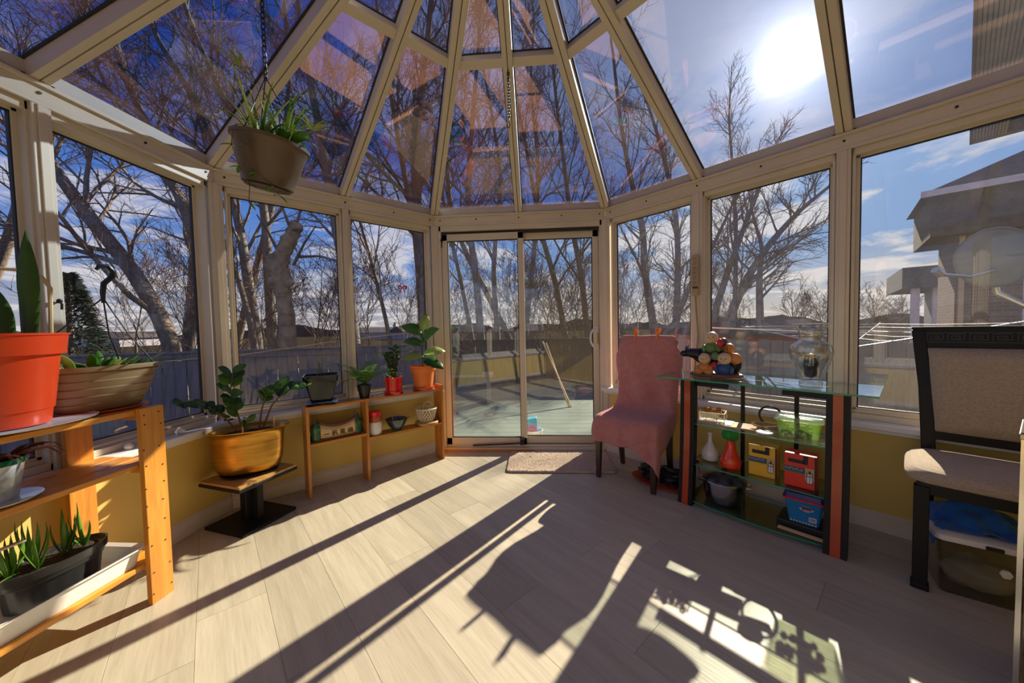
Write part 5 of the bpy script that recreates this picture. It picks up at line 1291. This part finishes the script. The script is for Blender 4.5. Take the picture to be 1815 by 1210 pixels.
m_ = MB(); m_.add([(-1.3, -.8, 4.0), (6.5, -.8, 4.0), (6.5, 4.5, 4.0), (-1.3, 4.5, 4.0), (1, 2, 4.5), (5, 2, 4.5)], [(0, 1, 5, 4), (1, 2, 5), (2, 3, 4, 5), (3, 0, 4)]); m_.obj('roof', 'shingle', n2, smooth=False)

# overhanging upper storey of the home itself, above right
az = math.radians(90-48.5)
oh = thing('upper_storey_overhang', 'overhanging brick upper storey with white slatted soffit above the right-hand glass', 'house part', (CAMX, CAMY, 0), az)
E1, E0, ZO = 8.3, 3.35, 3.62
sbox('brick_band', 'brick_red', (E0, E1-.25, -3.2, -.30, ZO+.02, ZO+2.0), oh)
k = 0
for i in range(11):
    y0 = -.035-.026*i; board('soffit_slat', 'soffit_white', ((E0+E1)/2, y0, ZO), (E1-E0, .019, .016), oh, bevel=0)
sbox('soffit_back', 'far_roof', (E0, E1, -.32, -.01, ZO+.012, ZO+.03), oh); sbox('fascia', 'far_wall', [(E0, E1, -.022, 0, ZO-.03, ZO+.22), (E1-.03, E1, -3.2, 0, ZO-.03, ZO+.3)], oh)
sbox('underside', 'shingle', (E0, E1, -3.2, -.32, ZO-.0, ZO+.02), oh)

# distant rise, roofs and towers
m_ = MB(); q = random.Random(12); n = 220; lo = []; hi = []
for i in range(n+1):
    a = math.radians(10+165*i/n); h = 2.2+1.1*math.sin(i*.21)+.8*math.sin(i*.53+1)+q.uniform(0, .7); lo.append((150*math.cos(a), 150*math.sin(a), GZ-1)); hi.append((152*math.cos(a), 152*math.sin(a), h))
m_.grid([lo, hi]); b = len(m_.v); back = [(x*1.15, y*1.15, GZ-1) for x, y, z in hi]; m_.grid([hi, back]); hl = m_.obj('distant_rise', 'hill_brush', None, smooth=False); hl['kind'] = 'structure'
for k, (u, w_, h, lab) in enumerate(((690, 2.4, 1.6, 'tiny pale tower on the skyline, left of three'), (702, 2, 2.8, 'tiny pale tower on the skyline, tallest of three'), (712, 2, 1.2, 'tiny pale tower on the skyline, right of three'))):
    p = at(u, 585, 140); t_ = thing('skyline_tower', lab, 'tower', (p.x, p.y, GZ), 0, 'towers on the skyline'); sbox('shaft', 'far_wall', (-w_/2*.6, w_/2*.6, -1.5, 1.5, 0, h+1.5), t_); sbox('cap', 'far_roof', (-w_/2*.4, w_/2*.4, -1, 1, h+1.5, h+2.2), t_)
for k, (u, d, w_) in enumerate(((205, 60, 9), (238, 64, 8), (665, 75, 9), (735, 70, 8))):
    p = at(u, 600, d); t_ = thing('distant_house', ['low distant house with pale roof beside the evergreen', 'low distant house with pale roof right of the leaning trunk', 'low distant house seen below the skyline towers', 'low distant house beyond the fence near the door post'][k], 'house', (p.x, p.y, GZ), .3*k, 'distant houses')
    sbox('walls', 'far_wall', (-w_/2, w_/2, -3, 3, 0, 1.4), t_); m_ = MB(); m_.add([(-w_/2-.3, -3.3, 1.4), (w_/2+.3, -3.3, 1.4), (w_/2+.3, 3.3, 1.4), (-w_/2-.3, 3.3, 1.4), (-w_/2, 0, 2.5), (w_/2, 0, 2.5)], [(0, 1, 5, 4), (1, 2, 5), (2, 3, 4, 5), (3, 0, 4)]); m_.obj('roof', 'shed_roof', t_, smooth=False)

# ------------------------------------------------------------------ trees
def tubefast(V, Fc, pts, rs, n):
    b = len(V); m = len(pts)
    t0 = pts[1]-pts[0]; ref = np.array([0, 0, 1.0]) if abs(t0[2]) < .9*np.linalg.norm(t0) else np.array([1.0, 0, 0])
    for i in range(m):
        t = pts[min(i+1, m-1)]-pts[max(i-1, 0)]; t = t/(np.linalg.norm(t)+1e-9)
        nx = np.array([t[1]*ref[2]-t[2]*ref[1], t[2]*ref[0]-t[0]*ref[2], t[0]*ref[1]-t[1]*ref[0]]); nx /= (np.linalg.norm(nx)+1e-9)
        ny = np.array([t[1]*nx[2]-t[2]*nx[1], t[2]*nx[0]-t[0]*nx[2], t[0]*nx[1]-t[1]*nx[0]])
        for k in range(n):
            a = 2*PI*k/n; q = pts[i]+(nx*math.cos(a)+ny*math.sin(a))*rs[i]; V.append((q[0], q[1], q[2]))
    for i in range(m-1):
        for k in range(n):
            l = (k+1) % n; Fc.append((b+i*n+k, b+i*n+l, b+(i+1)*n+l, b+(i+1)*n+k))
def wander(q, p, d, L, n, curl, lift):
    pts = [p]; d = d/np.linalg.norm(d)
    for i in range(n):
        d = d+np.array([q.gauss(0, curl), q.gauss(0, curl), q.gauss(0, curl*.7)+lift]); d /= np.linalg.norm(d); p = p+d*(L/n); pts.append(p)
    return pts, d
def side_dir(q, d, ang):
    r = np.array([q.gauss(0, 1), q.gauss(0, 1), q.gauss(0, 1)]); r -= d*r.dot(d); r /= np.linalg.norm(r); return d*math.cos(ang)+r*math.sin(ang)
def tree(name, label, px, depth, r0, seed, nl=16, ns=6, nt=7, start=.35, bark='bark_grey', Lf=.30, group='bare trees behind the fence', taper=.7, dd=0.0, lift=.05):
    q = random.Random(seed)
    pts = [np.array(at(u, v, depth+dd*i)) for i, (u, v) in enumerate(px)]
    base = pts[0].copy(); base[2] = GZ
    if pts[0][2] > GZ+.1: pts.insert(0, np.array([pts[0][0]+(pts[0][0]-pts[1][0])*.15, pts[0][1]+(pts[0][1]-pts[1][1])*.15, GZ-.05]))
    # smooth
    fine = []
    for i in range(len(pts)-1):
        for k in range(3): fine.append(pts[i]+(pts[i+1]-pts[i])*(k/3))
    fine.append(pts[-1]); sm = [fine[0]]+[(fine[i-1]+fine[i]*2+fine[i+1])/4 for i in range(1, len(fine)-1)]+[fine[-1]]
    H_ = np.linalg.norm(sm[-1]-sm[0]); org = np.array([sm[0][0], sm[0][1], GZ])
    t_ = thing(name, label, 'tree', (org[0], org[1], org[2]), 0, group)
    V, Fc = [], []; rs = [r0*(1-taper*i/(len(sm)-1)) for i in range(len(sm))]; rs[0] *= 1.3
    tubefast(V, Fc, [p-org for p in sm], rs, 9)
    M_ = MB(); M_.v, M_.f = V, Fc; M_.obj('trunk', bark, t_, ang=70)
    V1, F1, V2, F2 = [], [], [], []
    nm = len(sm)
    limbs = []
    for k in range(nl):
        f = start+(1-start)*(k+q.random())/nl; x = f*(nm-1); i = min(int(x), nm-2); p = sm[i]+(sm[i+1]-sm[i])*(x-i); d = sm[i+1]-sm[i]; d /= np.linalg.norm(d)
        L = H_*Lf*q.uniform(.6, 1.1)*(1.15-.55*f); rr0 = rs[i]*q.uniform(.28, .45)
        lp, ld = wander(q, p, side_dir(q, d, q.uniform(.45, .95)), L, 6, .10, lift)
        limbs.append((lp, rr0, L))
    lp, ld = wander(q, sm[-1], sm[-1]-sm[-2], H_*.22, 6, .08, .04); limbs.append((lp, rs[-1], H_*.22))
    for lp, rr0, L in limbs:
        rl = [rr0*(1-.75*i/6)+.002 for i in range(7)]; tubefast(V1, F1, [p-org for p in lp], rl, 5)
        for s_ in range(ns):
            x = (.2+.8*(s_+q.random())/ns)*6; i = min(int(x), 5); p = lp[i]+(lp[i+1]-lp[i])*(x-i); d = lp[i+1]-lp[i]; d /= np.linalg.norm(d)
            L2 = L*q.uniform(.3, .55)*(1.2-.5*x/6); sp, sd_ = wander(q, p, side_dir(q, d, q.uniform(.4, .9)), L2, 4, .13, lift)
            r2 = max(rl[i]*.5, .004); tubefast(V1, F1, [p_-org for p_ in sp], [r2*(1-.6*i2/4)+.0015 for i2 in range(5)], 4)
            for w2 in range(nt):
                x2 = (.15+.85*(w2+q.random())/nt)*4; i2 = min(int(x2), 3); p2 = sp[i2]+(sp[i2+1]-sp[i2])*(x2-i2); d2 = sp[i2+1]-sp[i2]; d2 /= np.linalg.norm(d2)
                L3 = L2*q.uniform(.3, .6); tw_, _ = wander(q, p2, side_dir(q, d2, q.uniform(.4, .95)), L3, 2, .15, lift); kk = max(1, depth/11); tubefast(V2, F2, [p_-org for p_ in tw_], [.0045*kk, .0035*kk, .002*kk], 3)
    M_ = MB(); M_.v, M_.f = V1, F1; M_.obj('branches', 'bark' if bark != 'bark_grey' else bark, t_, ang=80)
    M_ = MB(); M_.v, M_.f = V2, F2; o = M_.obj('twigs', 'twig', t_, smooth=False); o['kind'] = 'stuff'
    return t_
TREES = [
 ('big bare tree leaning steeply left outside the left window', [(305, 600), (240, 485), (165, 392), (105, 312), (48, 222), (0, 130), (-60, 20)], 6.4, .15, 14, 6, 7, .22, 'bark', .34),
 ('bare tree rising behind the leaning trunk into the left roof pane', [(335, 600), (352, 440), (325, 360), (292, 300), (257, 222), (205, 83), (180, -60)], 7.2, .14, 15, 6, 8, .3, 'bark_grey', .30),
 ('slim bare trunk leaning left at the edge of the front window', [(452, 605), (425, 500), (402, 440), (385, 390)], 6.8, .07, 6, 5, 6, .4, 'bark', .25),
 ('tall bare trunk curving left above the front window', [(456, 605), (437, 480), (424, 395), (395, 290), (354, 190), (278, 70), (230, -60)], 7.6, .12, 16, 6, 8, .35, 'bark_grey', .28),
 ('straight bare trunk just left of the pollarded stump', [(483, 605), (474, 460), (470, 370), (430, 240), (375, 130), (330, 20), (300, -90)], 8.0, .12, 16, 6, 8, .4, 'bark_grey', .28),
 ('tall bare trunk behind the mullion of the front window', [(628, 605), (612, 480), (592, 380), (570, 250), (545, 120), (520, -60)], 7.4, .15, 16, 6, 8, .4, 'bark_grey', .28),
 ('thin bare trunk leaning left beside the red bow', [(692, 600), (668, 500), (645, 415), (600, 270), (585, 140)], 8.6, .06, 12, 5, 7, .35, 'bark', .28),
 ('thick forked bare tree behind the corner post left of the door', [(758, 600), (752, 480), (740, 390), (735, 290), (742, 190), (760, 60), (770, -80)], 8.2, .17, 18, 6, 8, .42, 'bark', .28),
 ('bare tree leaning left in the panes above the front window', [(750, 600), (738, 420), (715, 300), (695, 180), (672, 40), (660, -60)], 9.4, .11, 16, 6, 7, .45, 'bark', .26),
 ('slim bare trunk leaning left, first in the left door panel', [(838, 605), (818, 500), (800, 425), (785, 350), (770, 240)], 8.8, .08, 12, 5, 7, .45, 'bark_grey', .26),
 ('tall forked bare trunk in the middle of the left door panel', [(853, 605), (845, 500), (833, 415), (828, 365), (836, 230), (850, 60), (858, -80)], 8.4, .11, 17, 6, 8, .42, 'bark_grey', .27),
 ('slender bare trunk at the right of the left door panel', [(882, 600), (874, 480), (880, 410), (890, 320), (872, 200), (850, 90)], 9.2, .09, 14, 6, 7, .4, 'bark_grey', .26),
 ('bare trunk leaning left behind the meeting stile of the door', [(1003, 600), (985, 500), (958, 410), (940, 300), (915, 170), (900, 40)], 9.6, .10, 15, 6, 8, .35, 'bark', .28),
 ('tall bare trunk leaning left in the right door panel', [(1042, 596), (1030, 480), (1012, 395), (1000, 290), (985, 170), (975, 60)], 10.2, .11, 15, 6, 8, .35, 'bark', .26),
 ('bare trunk rising behind the pink chair into the roof pane', [(1160, 585), (1142, 480), (1140, 400), (1118, 320), (1100, 220), (1086, 90)], 19.0, .24, 15, 6, 7, .3, 'bark_grey', .24),
 ('bare trunk beside the power strip post', [(1198, 580), (1202, 480), (1200, 390), (1175, 270), (1150, 190)], 20.0, .24, 14, 6, 7, .3, 'bark_grey', .24),
 ('bare tree fanning right from behind the power strip post', [(1192, 580), (1225, 500), (1262, 440), (1290, 380)], 13.0, .15, 10, 5, 6, .25, 'bark_grey', .28),
 ('bare trunk leaning right at the left of the large right window', [(1262, 568), (1290, 480), (1318, 405), (1345, 335), (1362, 290)], 12.0, .14, 12, 6, 6, .3, 'bark_grey', .30),
 ('big bare tree leaning far right across the large right window', [(1290, 566), (1325, 490), (1365, 430), (1418, 372), (1470, 330)], 9.0, .13, 13, 6, 6, .25, 'bark_grey', .34),
 ('short forked bare tree in the middle of the large right window', [(1347, 562), (1345, 490), (1352, 440), (1338, 395)], 10.0, .12, 9, 5, 6, .35, 'bark_grey', .34),
 ('distant bare tree whose top shows below the sun', [(1302, 565), (1305, 400), (1297, 280), (1292, 210)], 27.0, .22, 13, 6, 6, .35, 'bark', .22),
 ('bare tree arching over the far left roof pane', [(-60, 600), (20, 420), (60, 250), (110, 120), (150, 10), (180, -80)], 7.8, .13, 16, 6, 8, .35, 'bark', .32),
 ('bare tree behind the hanging basket', [(420, 600), (470, 420), (500, 280), (515, 150), (505, 20), (500, -80)], 11.5, .13, 18, 6, 8, .4, 'bark', .26),
 ('bare tree filling the gap above the door to the left', [(905, 600), (800, 400), (790, 260), (800, 120), (810, -20)], 12.5, .13, 17, 6, 7, .4, 'bark', .24),
 ('bare tree filling the gap above the door to the right', [(930, 600), (950, 420), (955, 280), (940, 160), (945, 60)], 13.5, .13, 15, 6, 7, .4, 'bark', .22),
]
for i, (lab, px, dep, r0, nl, ns, nt, st_, bk2, Lf) in enumerate(TREES):
    tree('bare_tree', lab, px, dep, r0, 100+i, int(nl*1.25), ns+2, nt+3, st_*.85, bk2, Lf*1.1)
# scrub along the fence
SHR = [(415, 7.4, 'left of the pollarded stump'), (560, 7.6, 'right of the pollarded stump'), (655, 9.0, 'below the red bow'), (720, 9.4, 'left of the thick forked tree'), (915, 8.6, 'behind the door stile'), (965, 8.0, 'above the leaning poles'), (1020, 8.4, 'in the right door panel'), (1105, 10.0, 'left of the pink chair back'), (1230, 11.0, 'behind the power strip post'), (1400, 16.0, 'right of the short forked tree'), (1450, 18.0, 'above the glass vase'), (1500, 19.0, 'behind the narrow window post'), (1550, 20.0, 'left of the far house'), (1600, 22.0, 'touching the far house'), (945, 14.0, 'farther back behind the leaning poles'), (1000, 15.0, 'farther back in the right door panel'), (1060, 16.0, 'behind the right door jamb'), (1125, 15.0, 'behind the pegs on the pink chair'), (1180, 17.0, 'farther back left of the power strip'), (1265, 17.0, 'behind the figurine'), (1320, 18.0, 'farther back above the glass table'), (820, 14.0, 'farther back in the left door panel'), (880, 15.0, 'farther back near the meeting stile'), (600, 13.0, 'farther back behind the window mullion'), (470, 12.0, 'farther back behind the straight trunk'), (330, 7.0, 'beneath the leaning tree'), (240, 7.6, 'beside the evergreen')]
for i, (u, d, where) in enumerate(SHR):
    hgt = 95 if u < 1350 else 62
    hpx = [(u, 600), (u+random.uniform(-10, 10), 570), (u+random.uniform(-25, 25), 600-hgt)]
    tree('bare_shrub', 'bare brown shrub '+where, hpx, d, .025 if u < 1350 else .05, 300+i, 15, 6, 8, .05, 'bark', .75, 'bare shrubs along the fence', lift=.10)

# pollarded stump with burls
q = random.Random(77)
stp = [at(512, 620, 6.6), at(508, 560, 6.6), at(500, 505, 6.6), at(493, 470, 6.6), at(505, 440, 6.6), at(520, 412, 6.6), at(528, 394, 6.6)]
o0 = Vector((stp[0].x, stp[0].y, GZ)); stt = thing('pollarded_trunk', 'thick pollarded tree trunk with knobbly burls outside the front window', 'tree', o0)
pts = [Vector((0, 0, -.02))]+[p-o0 for p in stp]
M_ = MB(); fine = []
for i in range(len(pts)-1):
    for k in range(4): fine.append(pts[i].lerp(pts[i+1], k/4))
fine.append(pts[-1]); rad = [.8*x_ for x_ in [.22, .20, .20, .19, .18, .18, .175, .175, .17, .17, .165, .17, .18, .20, .22, .21, .20, .19, .18, .17, .16, .16, .17, .16, .15, .14, .14, .12, .10]]
M_.tube(fine, [rad[min(i, len(rad)-1)] for i in range(len(fine))], 18)
M_.v = [(x+.018*math.sin(z*23+x*40), y+.018*math.cos(z*19+y*33), z) for x, y, z in M_.v]; M_.obj('trunk', 'bark_pale', stt, ang=70)
for (u, v, r) in ((484, 478, .13), (488, 500, .12), (480, 460, .10), (512, 500, .09), (524, 402, .10), (500, 445, .10)):
    p = at(u, v, 6.55)-o0; lump(r, r, r*1.1, int(u+v), .25, 18, 12, (0, 0, 0))
    L_ = MB(); L_.ball((p.x, p.y, p.z), (r, r*.9, r*1.1), 14, 10); L_.v = [(x+.02*math.sin(z*31), y+.02*math.sin(x*29), z+.02*math.sin(y*37)) for x, y, z in L_.v]; L_.obj('burl', 'bark_pale', stt, ang=70)
for (u, v, u2, v2) in ((530, 455, 600, 462), (525, 400, 545, 340), (515, 405, 490, 350), (520, 470, 560, 400), (495, 450, 455, 380)):
    a = at(u, v, 6.55)-o0; b = at(u2, v2, 6.4)-o0; MB().tube([a, a.lerp(b, .5)+Vector((0, 0, .05)), b], [.03, .02, .01], 6).obj('branch', 'bark', stt)

# dark evergreen at the left
eg0 = at(128, 640, 6.9); eo = Vector((eg0.x, eg0.y, GZ))
eg = thing('evergreen_tree', 'dark green conical evergreen beside the left window post', 'tree', eo)
MB().tube([(0, 0, 0), (0, 0, 2.9)], [.09, .02], 8).obj('trunk', 'bark', eg)
M_ = MB(); q = random.Random(5)
for k in range(9000):
    t = q.random()**.8; z = .25+2.75*t; R_l = .72*(1-t)**.75+.05; a = q.uniform(0, 2*PI); r = R_l*math.sqrt(q.uniform(.25, 1)); L = q.uniform(.06, .13)
    p = Vector((r*math.cos(a), r*math.sin(a), z)); d = Vector((math.cos(a), math.sin(a), q.uniform(-.35, .5))).normalized(); s = d.cross(Vector((q.uniform(-1, 1), q.uniform(-1, 1), 1))).normalized()*.016
    M_.add([p-s, p+s, p+d*L+s*.3, p+d*L-s*.3], [(0, 1, 2, 3)])
o = M_.obj('foliage', 'evergreen', eg, smooth=False); o['kind'] = 'stuff'
